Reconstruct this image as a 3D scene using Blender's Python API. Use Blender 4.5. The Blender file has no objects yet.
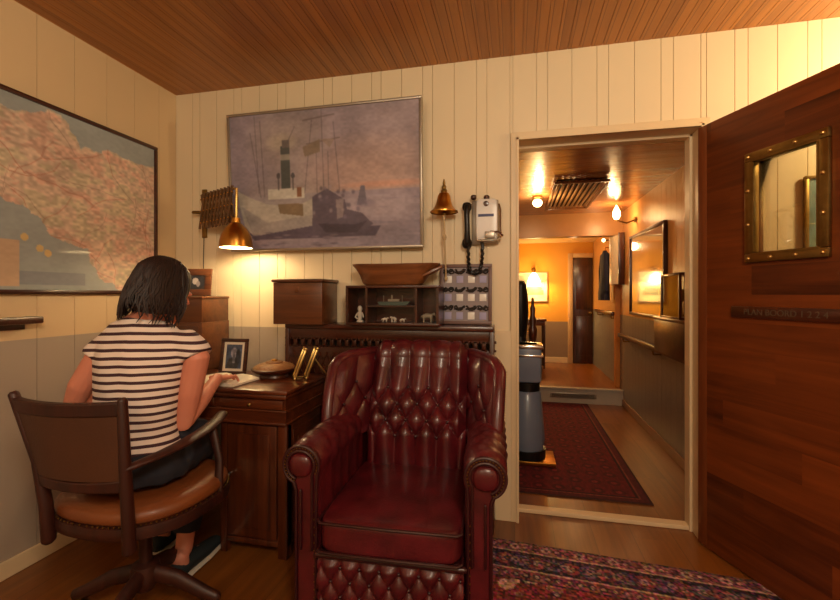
import bpy, bmesh, math, random
import numpy as np
from mathutils import Vector, Matrix
random.seed(7)
PI = math.pi
SC = bpy.context.scene
COL = SC.collection

# ---------------------------------------------------------------- camera
CAMZ = 1.193
cd = bpy.data.cameras.new('camera')
cam = bpy.data.objects.new('camera', cd)
COL.objects.link(cam)
cam.location = (0, 0, CAMZ)
cam.rotation_euler = (PI/2, 0, math.radians(12.5))
cd.lens = 427/840*36
cd.shift_y = -6/840
cd.clip_start = 0.02
SC.camera = cam

# ---------------------------------------------------------------- world, exposure, lights
w = bpy.data.worlds.new('world'); SC.world = w
w.use_nodes = True
w.node_tree.nodes['Background'].inputs[0].default_value = (1, .8, .6, 1)
w.node_tree.nodes['Background'].inputs[1].default_value = 0.02
SC.view_settings.view_transform = 'Standard'
SC.view_settings.look = 'None'
SC.view_settings.gamma = 1
SC.view_settings.use_curve_mapping = False
SC.view_settings.exposure = 0.28

def light(name, kind, loc, power, color, size=.1, rot=(0, 0, 0), spot=None, blend=.6):
    d = bpy.data.lights.new(name, kind)
    d.energy = power; d.color = color
    if kind == 'AREA':
        d.shape = 'DISK'; d.size = size
    else:
        d.shadow_soft_size = size
    if spot:
        d.spot_size = spot; d.spot_blend = blend
    o = bpy.data.objects.new(name, d); COL.objects.link(o)
    o.location = loc; o.rotation_euler = rot
    return o
WARM = (1, .74, .45)
WARM2 = (1, .62, .28)
light('ceiling_lamp_light', 'POINT', (.45, -.40, 2.12), 72, (1, .86, .64), .22)
light('ceiling_lamp_light', 'POINT', (-.9, -1.1, 2.12), 19, (1, .86, .64), .22)
light('wall_lamp_light', 'POINT', (1.75, 1.85, 2.12), 32, (1, .74, .40), .08)
light('brass_lamp_light', 'POINT', (-1.515, 2.1, 1.475), 5, (1, .74, .42), .02)
light('hall_spot_light', 'POINT', (.21, 3.9, 1.96), 7, WARM2, .03)
light('hall_wall_light', 'POINT', (.93, 4.45, 1.93), 6, WARM2, .03)
light('far_lamp_light', 'POINT', (.28, 6.50, 1.40), 24, (1, .70, .28), .05)
light('far_room_light', 'POINT', (.75, 5.9, 1.8), 3, WARM2, .05)

# ---------------------------------------------------------------- helpers
def s2l(c):
    return tuple((x/12.92 if x <= .04045 else ((x+.055)/1.055)**2.4) for x in c)
def rgb(r, g, b):
    return s2l((r/255, g/255, b/255)) + (1,)

class NT:
    def __init__(s, name):
        s.m = bpy.data.materials.new(name); s.m.use_nodes = True
        s.t = s.m.node_tree; s.n = s.t.nodes; s.b = s.n['Principled BSDF']
    def add(s, typ, **kw):
        n = s.n.new(typ)
        for k, v in kw.items():
            if k.startswith('i_'):
                key = k[2:]
                n.inputs[int(key) if key.isdigit() else key.replace('_', ' ')].default_value = v
            else:
                setattr(n, k, v)
        return n
    def l(s, a, b): s.t.links.new(a, b)
    def mix(s, fac, a, b, mode='MIX'):
        n = s.n.new('ShaderNodeMix'); n.data_type = 'RGBA'; n.blend_type = mode
        for v, i in ((fac, 0), (a, 6), (b, 7)):
            if hasattr(v, 'links') or hasattr(v, 'is_linked'): s.l(v, n.inputs[i])
            else: n.inputs[i].default_value = v
        return n.outputs[2]
    def math(s, op, a, b=None):
        n = s.n.new('ShaderNodeMath'); n.operation = op
        for v, i in ((a, 0), (b, 1)):
            if v is None: continue
            if hasattr(v, 'is_linked'): s.l(v, n.inputs[i])
            else: n.inputs[i].default_value = v
        return n.outputs[0]

def mat(name, c, rough=.5, metal=0, var=.12, vscale=8, bump=0, bscale=60, coat=0, emit=0, spec=.5, c2=None):
    t = NT(name)
    tc = t.add('ShaderNodeTexCoord')
    nz = t.add('ShaderNodeTexNoise', i_Scale=vscale, i_Detail=4.0)
    t.l(tc.outputs['Object'], nz.inputs['Vector'])
    d = c2 if c2 else tuple(x*(1-var) for x in c[:3]) + (1,)
    out = t.mix(nz.outputs['Fac'], d, tuple(min(1, x*(1 if c2 else 1+var)) for x in c[:3]) + (1,))
    t.l(out, t.b.inputs['Base Color'])
    t.b.inputs['Roughness'].default_value = rough
    t.b.inputs['Metallic'].default_value = metal
    t.b.inputs['Specular IOR Level'].default_value = spec
    t.b.inputs['Coat Weight'].default_value = coat
    t.b.inputs['Coat Roughness'].default_value = .15
    if emit:
        t.b.inputs['Emission Color'].default_value = c
        t.b.inputs['Emission Strength'].default_value = emit
    if bump:
        n2 = t.add('ShaderNodeTexNoise', i_Scale=bscale, i_Detail=3.0)
        t.l(tc.outputs['Object'], n2.inputs['Vector'])
        bp = t.add('ShaderNodeBump', i_Strength=bump, i_Distance=.01)
        t.l(n2.outputs['Fac'], bp.inputs['Height']); t.l(bp.outputs['Normal'], t.b.inputs['Normal'])
    return t.m

def wood(name, ca, cb, axis=0, rough=.35, plank=None, coat=.2, fine=1.0, plen=None, seam=.5, bump=.05, spec=.5):
    """grain along axis; plank=(axis, width): one tone per board with a dark seam"""
    t = NT(name)
    tc = t.add('ShaderNodeTexCoord')
    mp = t.add('ShaderNodeMapping')
    sc = [22*fine]*3; sc[axis] = 1.6*fine
    mp.inputs['Scale'].default_value = sc
    t.l(tc.outputs['Object'], mp.inputs['Vector'])
    vec = mp.outputs['Vector']
    if plank:
        sx = t.add('ShaderNodeSeparateXYZ'); t.l(tc.outputs['Object'], sx.inputs[0])
        q = t.math('DIVIDE', sx.outputs[plank[0]], plank[1])
        fl = t.math('FLOOR', q)
        fr = t.math('FRACT', q)
        idx = fl
        if plen:
            off = t.math('MULTIPLY', fl, .37)
            q2 = t.math('ADD', t.math('DIVIDE', sx.outputs[axis], plen), off)
            idx = t.math('ADD', t.math('MULTIPLY', fl, 17.3), t.math('FLOOR', q2))
        wn = t.add('ShaderNodeTexWhiteNoise', noise_dimensions='1D'); t.l(idx, wn.inputs['W'])
        cx = t.add('ShaderNodeCombineXYZ')
        t.l(t.math('MULTIPLY', wn.outputs['Value'], 30), cx.inputs[axis])
        va = t.add('ShaderNodeVectorMath', operation='ADD'); t.l(vec, va.inputs[0]); t.l(cx.outputs[0], va.inputs[1])
        vec = va.outputs[0]
    nz = t.add('ShaderNodeTexNoise', i_Scale=1.0, i_Detail=6.0, i_Roughness=.6, i_Distortion=.6)
    t.l(vec, nz.inputs['Vector'])
    fac = nz.outputs['Fac']
    mr = t.add('ShaderNodeMapRange'); mr.inputs[1].default_value = .3; mr.inputs[2].default_value = .7
    t.l(fac, mr.inputs[0]); fac = mr.outputs[0]
    if plank:
        f2 = t.math('MULTIPLY', fac, .55); f3 = t.math('MULTIPLY', wn.outputs['Value'], .45)
        fac = t.math('ADD', f2, f3)
    out = t.mix(fac, ca, cb)
    if plank and seam:
        e = t.math('LESS_THAN', t.math('MINIMUM', fr, t.math('SUBTRACT', 1, fr)), .0016/plank[1])
        out = t.mix(t.math('MULTIPLY', e, seam), out, (ca[0]*.2, ca[1]*.2, ca[2]*.2, 1))
    t.l(out, t.b.inputs['Base Color'])
    t.b.inputs['Roughness'].default_value = rough
    t.b.inputs['Coat Weight'].default_value = coat
    t.b.inputs['Specular IOR Level'].default_value = spec
    t.b.inputs['Coat Roughness'].default_value = .2
    if bump:
        bp = t.add('ShaderNodeBump', i_Strength=bump, i_Distance=.01)
        t.l(fac, bp.inputs['Height']); t.l(bp.outputs['Normal'], t.b.inputs['Normal'])
    return t.m

def wallpaint(name, up, low, zsplit=1.0, rough=.45):
    t = NT(name)
    tc = t.add('ShaderNodeTexCoord'); sx = t.add('ShaderNodeSeparateXYZ'); t.l(tc.outputs['Object'], sx.inputs[0])
    nz = t.add('ShaderNodeTexNoise', i_Scale=3.0, i_Detail=4.0); t.l(tc.outputs['Object'], nz.inputs['Vector'])
    g = t.math('GREATER_THAN', sx.outputs[2], zsplit)
    c = t.mix(g, low, up)
    c2 = t.mix(t.math('MULTIPLY', nz.outputs['Fac'], .16), c, (.45, .36, .24, 1))
    t.l(c2, t.b.inputs['Base Color']); t.b.inputs['Roughness'].default_value = rough
    return t.m

def attr_mat(name, rough=.6, coat=0, bump=0, bscale=300):
    t = NT(name)
    a = t.add('ShaderNodeAttribute', attribute_name='Col')
    t.l(a.outputs['Color'], t.b.inputs['Base Color'])
    t.b.inputs['Roughness'].default_value = rough
    t.b.inputs['Coat Weight'].default_value = coat
    t.b.inputs['Coat Roughness'].default_value = .06
    if bump:
        tc = t.add('ShaderNodeTexCoord')
        n2 = t.add('ShaderNodeTexNoise', i_Scale=bscale); t.l(tc.outputs['Object'], n2.inputs['Vector'])
        bp = t.add('ShaderNodeBump', i_Strength=bump, i_Distance=.004)
        t.l(n2.outputs['Fac'], bp.inputs['Height']); t.l(bp.outputs['Normal'], t.b.inputs['Normal'])
    return t.m

def glassmat(name, tint=(.9, .95, .93, 1), gloss=.12):
    t = NT(name)
    tr = t.add('ShaderNodeBsdfTransparent'); tr.inputs[0].default_value = tint
    gl = t.add('ShaderNodeBsdfGlossy'); gl.inputs['Roughness'].default_value = .03
    fr = t.add('ShaderNodeFresnel', i_IOR=1.5)
    mx = t.add('ShaderNodeMixShader')
    t.l(t.math('ADD', fr.outputs[0], gloss), mx.inputs[0]); t.l(tr.outputs[0], mx.inputs[1]); t.l(gl.outputs[0], mx.inputs[2])
    t.l(mx.outputs[0], t.n['Material Output'].inputs[0])
    return t.m

def BM(): return bmesh.new()

def box(bm, x0, x1, y0, y1, z0, z1, bev=0, M=None):
    before = set(bm.verts)
    r = bmesh.ops.create_cube(bm, size=1)
    vs = r['verts']
    for v in vs:
        v.co = Vector((x0+(v.co.x+.5)*(x1-x0), y0+(v.co.y+.5)*(y1-y0), z0+(v.co.z+.5)*(z1-z0)))
    if bev:
        es = list({e for v in vs for e in v.link_edges})
        bmesh.ops.bevel(bm, geom=es, offset=bev, segments=2, affect='EDGES', profile=.5)
    if M is not None:
        for v in bm.verts:
            if v not in before: v.co = M @ v.co
    return bm

def frame_axes(d, ref=None):
    d = d.normalized()
    if ref is None: ref = Vector((0, 0, 1)) if abs(d.z) < .9 else Vector((1, 0, 0))
    a = ref - d*ref.dot(d)
    if a.length < 1e-5: a = Vector((0, 1, 0)) - d*d.y
    a.normalize()
    return a, d.cross(a).normalized()

def loft(bm, pts, rad, seg=12, ref=None, dome=True, closed=False):
    """tube through pts; rad: number or (r_along_ref, r_other)"""
    P = [Vector(p) for p in pts]
    n = len(P)
    if not isinstance(rad, (list, tuple)): rad = [rad]*n
    R = [(r, r) if not isinstance(r, (list, tuple)) else r for r in rad]
    rings = []
    a_prev = ref
    cen = []
    def tang(i):
        if closed: return (P[(i+1) % n]-P[i-1]).normalized()
        if i == 0: return (P[1]-P[0]).normalized()
        if i == n-1: return (P[-1]-P[-2]).normalized()
        t = (P[i+1]-P[i]).normalized()+(P[i]-P[i-1]).normalized()
        return t.normalized() if t.length > 1e-6 else (P[i+1]-P[i]).normalized()
    def ring(c, d, r, refv):
        a, b = frame_axes(d, refv)
        return [bm.verts.new(c+a*(r[0]*math.cos(2*PI*k/seg))+b*(r[1]*math.sin(2*PI*k/seg))) for k in range(seg)], a
    if not closed and dome:
        d = tang(0)
        for f in (.35, .75):
            s = math.sin(f*PI/2); c_ = math.cos(f*PI/2)
            rg, a_ = ring(P[0]-d*min(R[0])*c_, d, (R[0][0]*s, R[0][1]*s), a_prev); rings.append(rg)
            if ref is None: a_prev = a_
    for i in range(n):
        rg, a_ = ring(P[i], tang(i), R[i], a_prev); rings.append(rg)
        if ref is None: a_prev = a_
    if not closed and dome:
        d = tang(n-1)
        for f in (.75, .35):
            s = math.sin(f*PI/2); c_ = math.cos(f*PI/2)
            rg, a_ = ring(P[-1]+d*min(R[-1])*c_, d, (R[-1][0]*s, R[-1][1]*s), a_prev); rings.append(rg)
    m = len(rings)
    for i in range(m if closed else m-1):
        A, B = rings[i], rings[(i+1) % m]
        for k in range(seg):
            bm.faces.new((A[k], A[(k+1) % seg], B[(k+1) % seg], B[k]))
    if not closed:
        bm.faces.new(list(reversed(rings[0]))); bm.faces.new(rings[-1])
    return bm

def lathe(bm, prof, c=(0, 0, 0), seg=28, sx=1, sy=1, M=None, close=True):
    """prof: list of (r, z)"""
    c = Vector(c); rings = []
    for r, z in prof:
        r = max(r, 1e-4)
        vs = []
        for k in range(seg):
            p = Vector((r*sx*math.cos(2*PI*k/seg), r*sy*math.sin(2*PI*k/seg), z))
            if M is not None: p = M @ p
            vs.append(bm.verts.new(p+c))
        rings.append(vs)
    for A, B in zip(rings, rings[1:]):
        for k in range(seg):
            bm.faces.new((A[k], A[(k+1) % seg], B[(k+1) % seg], B[k]))
    if close:
        bm.faces.new(list(reversed(rings[0]))); bm.faces.new(rings[-1])
    return bm

def puff(bm, c, s, p=5, n=10, M=None, fn=None):
    """rounded box: centre c, half sizes s"""
    b2 = bmesh.new()
    bmesh.ops.create_cube(b2, size=2)
    bmesh.ops.subdivide_edges(b2, edges=b2.edges[:], cuts=n, use_grid_fill=True)
    m = {}
    for v in b2.verts:
        q = v.co.copy()
        k = (abs(q.x)**p+abs(q.y)**p+abs(q.z)**p)**(-1/p)
        q = q*k
        r = Vector((q.x*s[0], q.y*s[1], q.z*s[2]))
        if fn: r = fn(r)
        r += Vector(c)
        if M is not None: r = M @ r
        m[v] = bm.verts.new(r)
    for f in b2.faces: bm.faces.new([m[v] for v in f.verts])
    b2.free(); return bm

def prism(bm, poly, z0, z1, M=None):
    """poly of (x, y) extruded z0..z1, then mapped by M"""
    a = [Vector((x, y, z0)) for x, y in poly]; b = [Vector((x, y, z1)) for x, y in poly]
    if M is not None: a = [M @ q for q in a]; b = [M @ q for q in b]
    A = [bm.verts.new(q) for q in a]; B = [bm.verts.new(q) for q in b]
    n = len(A)
    bm.faces.new(list(reversed(A))); bm.faces.new(B)
    for k in range(n): bm.faces.new((A[k], A[(k+1) % n], B[(k+1) % n], B[k]))
    return bm

def grid(bm, nu, nv, fn, flip=False):
    V = [[bm.verts.new(fn(i/nu, j/nv)) for j in range(nv+1)] for i in range(nu+1)]
    for i in range(nu):
        for j in range(nv):
            q = (V[i][j], V[i+1][j], V[i+1][j+1], V[i][j+1])
            bm.faces.new(tuple(reversed(q)) if flip else q)
    return V

def chain_matrix(o):
    M = Matrix.Identity(4)
    while o is not None:
        M = Matrix.LocRotScale(o.location, o.rotation_euler, None) @ M
        o = o.parent
    return M

def obj(name, bm, m, parent=None, smooth=True, world=False, ang=40, mods=()):
    if world and parent is not None:
        bm.transform(chain_matrix(parent).inverted())
    bmesh.ops.recalc_face_normals(bm, faces=bm.faces[:])
    me = bpy.data.meshes.new(name); bm.to_mesh(me); bm.free()
    if isinstance(m, (list, tuple)):
        for q in m: me.materials.append(q)
    else: me.materials.append(m)
    if smooth:
        me.polygons.foreach_set('use_smooth', [True]*len(me.polygons))
        try: me.set_sharp_from_angle(angle=math.radians(ang))
        except Exception: pass
    o = bpy.data.objects.new(name, me); COL.objects.link(o)
    if parent is not None: o.parent = parent
    for kind, kw in mods:
        md = o.modifiers.new(kind.lower(), kind)
        for k, v in kw.items(): setattr(md, k, v)
    return o

def thing(name, label, cat, loc=(0, 0, 0), rz=0, group=None):
    o = bpy.data.objects.new(name, None); COL.objects.link(o)
    o.empty_display_size = .05
    o.location = loc; o.rotation_euler = (0, 0, rz)
    o['label'] = label; o['category'] = cat
    if group: o['group'] = group
    return o
def tag(o, label, cat, group=None, kind=None):
    o['label'] = label; o['category'] = cat
    if group: o['group'] = group
    if kind: o['kind'] = kind
    return o
def struct(name, bm, m, parent=None, smooth=False):
    o = obj(name, bm, m, parent, smooth)
    if parent is None: o['kind'] = 'structure'
    return o
def one(name, bm, m, loc, label, cat, group=None, **kw):
    """a thing that is one mesh: verts authored in world, origin moved to loc"""
    bm.transform(Matrix.Translation(-Vector(loc)))
    o = obj(name, bm, m, None, **kw); o.location = loc
    return tag(o, label, cat, group)

def fused(bm, voxel, smooth=3, factor=.5):
    """voxel-fuse overlapping volumes to one continuous surface; returns a new bmesh"""
    me = bpy.data.meshes.new('tmp'); bm.to_mesh(me); bm.free()
    o = bpy.data.objects.new('tmp', me); COL.objects.link(o)
    r = o.modifiers.new('r', 'REMESH'); r.mode = 'VOXEL'; r.voxel_size = voxel
    if smooth:
        s = o.modifiers.new('s', 'SMOOTH'); s.iterations = smooth; s.factor = factor
    dg = bpy.context.evaluated_depsgraph_get(); dg.update()
    out = bmesh.new(); out.from_mesh(o.evaluated_get(dg).to_mesh())
    bpy.data.objects.remove(o); bpy.data.meshes.remove(me)
    return out

# rasters of real surface colours (paintings, maps, rugs, photographs) kept as colour attributes
class Pic:
    def __init__(s, w, h, c):
        s.w, s.h = w, h
        s.a = np.zeros((h, w, 3)); s.a[:] = np.array(c)/255.
        s.X, s.Y = np.meshgrid((np.arange(w)+.5)/w, (np.arange(h)+.5)/h)   # Y down
        s.r = np.random.RandomState(5)
    def put(s, m, c, al=1.0):
        m = (m*al)[..., None] if m.dtype != bool else (m.astype(float)*al)[..., None]
        s.a = s.a*(1-m)+np.array(c)/255.*m
    def rect(s, x0, y0, x1, y1, c, al=1.0):
        s.put((s.X >= x0) & (s.X <= x1) & (s.Y >= y0) & (s.Y <= y1), c, al)
    def ell(s, x, y, rx, ry, c, al=1.0, soft=False):
        d = ((s.X-x)/rx)**2+((s.Y-y)/ry)**2
        s.put(np.clip(1-d, 0, 1) if soft else d < 1, c, al)
    def poly(s, P, c, al=1.0):
        ins = np.zeros(s.X.shape, bool); n = len(P)
        for i in range(n):
            x1, y1 = P[i]; x2, y2 = P[(i+1) % n]
            if y1 == y2: continue
            cnd = ((y1 > s.Y) != (y2 > s.Y)) & (s.X < (x2-x1)*(s.Y-y1)/(y2-y1)+x1)
            ins ^= cnd
        s.put(ins, c, al)
    def line(s, x1, y1, x2, y2, wd, c, al=1.0, asp=1.0):
        dx, dy = x2-x1, (y2-y1)*asp
        L = dx*dx+dy*dy
        t = np.clip(((s.X-x1)*dx+(s.Y-y1)*asp*dy)/L, 0, 1)
        d = np.hypot(s.X-x1-t*dx, (s.Y-y1)*asp-t*dy)
        s.put(np.clip(1.5-d/wd, 0, 1), c, al)
    def noise(s, cells, amp, oct=3):
        tot = np.zeros((s.h, s.w))
        for o in range(oct):
            n = int(cells*2**o)
            g = s.r.rand(n+2, n+2)-.5
            fx = s.X*n; fy = s.Y*n
            ix = fx.astype(int); iy = fy.astype(int)
            u = fx-ix; v = fy-iy; u = u*u*(3-2*u); v = v*v*(3-2*v)
            tot += (g[iy, ix]*(1-u)*(1-v)+g[iy, ix+1]*u*(1-v)+g[iy+1, ix]*(1-u)*v+g[iy+1, ix+1]*u*v)/2**o
        return tot*amp
    def bright(s, n): s.a = np.clip(s.a*(1+n[..., None]), 0, 1)

def pic_obj(name, pic, W, H, m, parent, M, thick=0.0):
    """a grid sheet W x H (centre origin, x right, z up) coloured by the raster, placed by M"""
    w, h = pic.w, pic.h
    a = np.clip(pic.a, 0, 1)
    lin = np.where(a <= .04045, a/12.92, ((a+.055)/1.055)**2.4)
    xs = (np.arange(w)/(w-1)-.5)*W; zs = (.5-np.arange(h)/(h-1))*H
    X, Z = np.meshgrid(xs, zs)
    co = np.stack([X.ravel(), np.zeros(w*h), Z.ravel()], 1)
    R = np.array(M.to_3x3()); T = np.array(M.translation)
    co = co @ R.T + T
    i = np.arange(w*h).reshape(h, w)
    q = np.stack([i[:-1, :-1], i[1:, :-1], i[1:, 1:], i[:-1, 1:]], -1).reshape(-1, 4)
    me = bpy.data.meshes.new(name)
    me.from_pydata(co.tolist(), [], q.tolist())
    at = me.color_attributes.new('Col', 'FLOAT_COLOR', 'POINT')
    cc = np.concatenate([lin.reshape(-1, 3), np.ones((w*h, 1))], 1).astype(np.float32)
    at.data.foreach_set('color', cc.ravel())
    me.materials.append(m)
    o = bpy.data.objects.new(name, me); COL.objects.link(o)
    if parent is not None: o.parent = parent
    return o

def frame_bm(bm, W, H, fw, d, y0=0, bev=.003):
    """picture frame ring in x-z, front towards -y"""
    box(bm, -W/2, W/2, y0-d, y0, H/2-fw, H/2, bev); box(bm, -W/2, W/2, y0-d, y0, -H/2, -H/2+fw, bev)
    box(bm, -W/2, -W/2+fw, y0-d, y0, -H/2+fw, H/2-fw, bev); box(bm, W/2-fw, W/2, y0-d, y0, -H/2+fw, H/2-fw, bev)
    return bm
def Txyz(x, y, z, rx=0, ry=0, rz=0):
    return Matrix.Translation((x, y, z)) @ Matrix.Rotation(rz, 4, 'Z') @ Matrix.Rotation(ry, 4, 'Y') @ Matrix.Rotation(rx, 4, 'X')

# ---------------------------------------------------------------- materials
M_wall = wallpaint('wall_paint', rgb(238, 220, 184), rgb(182, 168, 150), .995)
M_wallc = wallpaint('wall_paint_cream', rgb(236, 216, 178), rgb(236, 216, 178), 0)
M_wallL = wallpaint('left_wall_paint', rgb(224, 196, 152), rgb(176, 162, 146), .995)
M_trim = mat('cream_trim', rgb(228, 205, 165), .4, var=.05)
M_ceil = wood('ceiling_boards', rgb(150, 90, 28), rgb(190, 122, 44), 1, .38, (0, .056), .25, plen=None, seam=.6)
M_ceilh = wood('hall_ceiling_boards', rgb(150, 88, 48), rgb(188, 124, 72), 0, .22, (1, .14), .5, seam=.7)
M_floor = wood('floor_planks', rgb(98, 54, 18), rgb(152, 90, 34), 1, .30, (0, .19), .25, plen=1.2, seam=.5)
M_hwall = wallpaint('hall_wall_paint', rgb(206, 148, 82), rgb(122, 118, 116), .97, .35)
M_yellow = wallpaint('yellow_wall_paint', rgb(234, 168, 46), rgb(140, 118, 98), .78, .5)
M_mah = wood('mahogany_door', rgb(50, 19, 7), rgb(138, 68, 26), 0, .38, (2, .118), .15, fine=.8, plen=.9, seam=.0, spec=.3)
M_mahv = wood('mahogany_stile', rgb(104, 52, 24), rgb(134, 72, 36), 2, .38, None, .15, spec=.3)
M_dwood = wood('dark_wood', rgb(44, 18, 10), rgb(84, 38, 20), 0, .3, None, .35)
M_dwoodv = wood('dark_wood_upright', rgb(44, 18, 10), rgb(84, 38, 20), 2, .3, None, .35)
M_desk = wood('desk_wood', rgb(62, 26, 13), rgb(112, 54, 26), 0, .28, None, .4)
M_deskv = wood('desk_wood_upright', rgb(58, 24, 12), rgb(104, 50, 24), 2, .3, None, .4)
M_chairw = wood('chair_wood', rgb(36, 13, 8), rgb(66, 27, 16), 2, .5, None, .05)
M_boxw = wood('box_wood', rgb(74, 38, 18), rgb(116, 66, 32), 0, .35, None, .3)
M_bowl = wood('bowl_wood', rgb(92, 52, 26), rgb(148, 92, 52), 0, .4, None, .3)
M_ox = mat('oxblood_leather', rgb(112, 28, 37), .36, var=.3, vscale=11, bump=.12, bscale=140, coat=.32, c2=rgb(4, 1, 2))
M_oxd = mat('oxblood_piping', rgb(48, 12, 16), .38, var=.2, bump=.1, coat=.3)
M_tan = mat('tan_leather', rgb(140, 80, 38), .45, var=.3, vscale=6, bump=.1, bscale=120, coat=.1, c2=rgb(98, 50, 24))
M_tanb = mat('brown_leather_back', rgb(84, 50, 30), .5, var=.2, vscale=5, bump=.1, bscale=120, c2=rgb(64, 36, 22))
M_brass = mat('brass', rgb(196, 140, 62), .28, 1, var=.25, vscale=20)
M_brassd = mat('aged_brass', rgb(150, 122, 70), .38, 1, var=.4, vscale=25)
M_gold = mat('gold_edge', rgb(214, 180, 110), .3, 1)
M_silver = mat('silver_edge', rgb(170, 160, 146), .35, .7)
M_chrome = mat('chrome', rgb(200, 196, 190), .2, 1)
M_black = mat('black_plastic', rgb(18, 16, 16), .35)
M_white = mat('white_enamel', rgb(232, 230, 226), .3)
M_dark = mat('recess_shade_paint', rgb(22, 16, 14), .7)  # near-black colour standing in for the shade inside gaps
M_paper = mat('paper', rgb(238, 230, 212), .7, var=.03)
M_skin = mat('skin', rgb(222, 150, 124), .5, var=.08, vscale=12, c2=rgb(208, 126, 102))
M_hair = mat('brown_hair', rgb(34, 18, 14), .55, var=.4, vscale=30)
M_jeans = mat('dark_denim', rgb(30, 32, 44), .85, var=.2, vscale=40)
M_shoe = mat('shoe_dark', rgb(34, 44, 48), .7)
M_rubber = mat('white_sole', rgb(206, 196, 180), .6)
M_scis = wood('lamp_arm_wood', rgb(70, 44, 22), rgb(120, 82, 44), 0, .4, None, .2)
M_glass = glassmat('clear_glass')
M_pane = glassmat('door_glass', (.82, .82, .72, 1), .0)
M_pic = attr_mat('painted_canvas', .55)
M_picg = attr_mat('glazed_print', .4, .6)
M_map = attr_mat('map_print', .5, .25)
M_rug = attr_mat('woven_rug', .95, 0, .4)
M_bulb = mat('lamp_glow', rgb(255, 206, 130), .5, emit=14)
M_bulb2 = mat('lamp_glow_soft', rgb(255, 222, 160), .5, emit=6)
# ================================================================ THE SETTING
XL, YW, ZC = -2.088, 2.30, 2.453          # left wall, back wall, ceiling
XR, YR = 2.5, -2.2                        # right wall and the wall behind the camera
DX0, DX1, DZ = .022, .871, 1.996          # doorway
HX, HY, HZ = 1.13, 4.92, 2.08             # hall right wall, step, hall ceiling
FY, FZ, FC = 6.7, .165, 1.96              # far wall, raised floor, its ceiling

bm = BM(); box(bm, XL-.1, XR+.1, YR-.1, HY, -.08, 0); struct('floor', bm, M_floor)
bm = BM(); box(bm, XL-.1, XR+.1, YR-.1, YW+.14, ZC, ZC+.08)
x = XL
while x < XR:                                  # narrow boards with open joints
    box(bm, x+.001, min(x+.0545, XR), YR, YW, ZC-.006, ZC+.002); x += .056
bm2 = bm; struct('ceiling', bm2, M_ceil)

def boards(bm, a0, a1, z0, z1, fixed, face, axis, wid, off=0, t=.008):
    """upright tongue-and-groove boards; face=+1/-1 outward direction of the visible side"""
    a = a0 - off
    while a < a1:
        b = min(a+wid-.005, a1); s = max(a, a0)
        if b-s > .004:
            lo, hi = sorted((fixed-face*t, fixed))
            if axis == 'x': box(bm, s, b, lo, hi, z0, z1)
            else: box(bm, lo, hi, s, b, z0, z1)
        a += wid
# back wall: slabs around the doorway, boards on the front (visible side faces -y)
bm = BM()
t = .008
box(bm, XL-.1, DX0-.03, YW+t, YW+.14, 0, ZC); box(bm, DX1+.03, XR, YW+t, YW+.14, 0, ZC)
box(bm, DX0-.03, DX1+.03, YW+t, YW+.14, DZ+.03, ZC)
def irregular(bm, a0, a1, z0, z1, fixed, face, axis, seq):
    a = a0; k = 0
    while a < a1:
        wd = seq[k % len(seq)]; k += 1
        b = min(a+wd, a1)
        lo, hi = sorted((fixed+face*.0, fixed-face*t))
        if b-a > .01:
            if axis == 'x': box(bm, a, b-.0032, lo, hi, z0, z1)
            else: box(bm, lo, hi, a, b-.0022, z0, z1)
        a += wd
seq = [.12, .055, .12, .12, .055, .12]
irregular(bm, XL, DX0-.03, 0, ZC, YW, -1, 'x', seq)
irregular(bm, DX0-.03, DX1+.03, DZ+.03, ZC, YW, -1, 'x', seq)
irregular(bm, DX1+.03, XR, 0, ZC, YW, -1, 'x', seq)
wb = struct('wall_back', bm, M_wall)
# cream panel beside the doorway reaching the floor
bm = BM(); box(bm, -.13, DX0-.03, YW-.012, YW+.002, 0, 1.0, .002); struct('trim_1', bm, M_wallc)
bm = BM()
box(bm, XL-.1, XL-t, YR, YW+.1, 0, ZC)
irregular(bm, YR, YW, 0, ZC, XL, 1, 'y', [.168])
struct('wall_left', bm, M_wallL)
bm = BM(); box(bm, XL-.1, XR+.1, YR-.1, YR, 0, ZC); struct('wall_rear', bm, M_wall)
bm = BM(); box(bm, XR, XR+.1, YR, YW+.14, 0, ZC); struct('wall_right', bm, M_wall)
bm = BM(); box(bm, XL, XL+.014, YR, YW, 0, .075, .004); struct('baseboard_left', bm, M_trim)
bm = BM(); box(bm, XL, -1.25, YW-.014, YW, 0, .075, .004); struct('baseboard_back', bm, M_trim)
# door casing, jambs, threshold
bm = BM()
for x0, x1 in ((DX0-.042, DX0), (DX1, DX1+.042)):
    box(bm, x0, x1, YW-.014, YW, 0, DZ+.042, .003)
    s = DX0-.014 if x0 < DX0 else DX1
    box(bm, s, s+.014, YW-.022, YW-.006, 0, DZ+.02, .002)
box(bm, DX0-.042, DX1+.042, YW-.0145, YW, DZ, DZ+.042, .003)
box(bm, DX0-.014, DX1+.014, YW-.022, YW-.006, DZ, DZ+.014, .002)
box(bm, DX0-.03, DX0, YW, YW+.15, 0, DZ+.03, .002); box(bm, DX1, DX1+.03, YW, YW+.15, 0, DZ+.03, .002)
box(bm, DX0, DX1, YW, YW+.15, DZ, DZ+.03, .002)
box(bm, DX1-.014, DX1, YW+.085, YW+.15, 0, DZ, .002); box(bm, DX0, DX1, YW+.085, YW+.15, DZ-.014, DZ, .002)
struct('trim_2', bm, M_trim)
bm = BM(); box(bm, DX0, DX1, YW+.095, YW+.15, 0, .022, .004); struct('trim_3', bm, M_trim)
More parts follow.
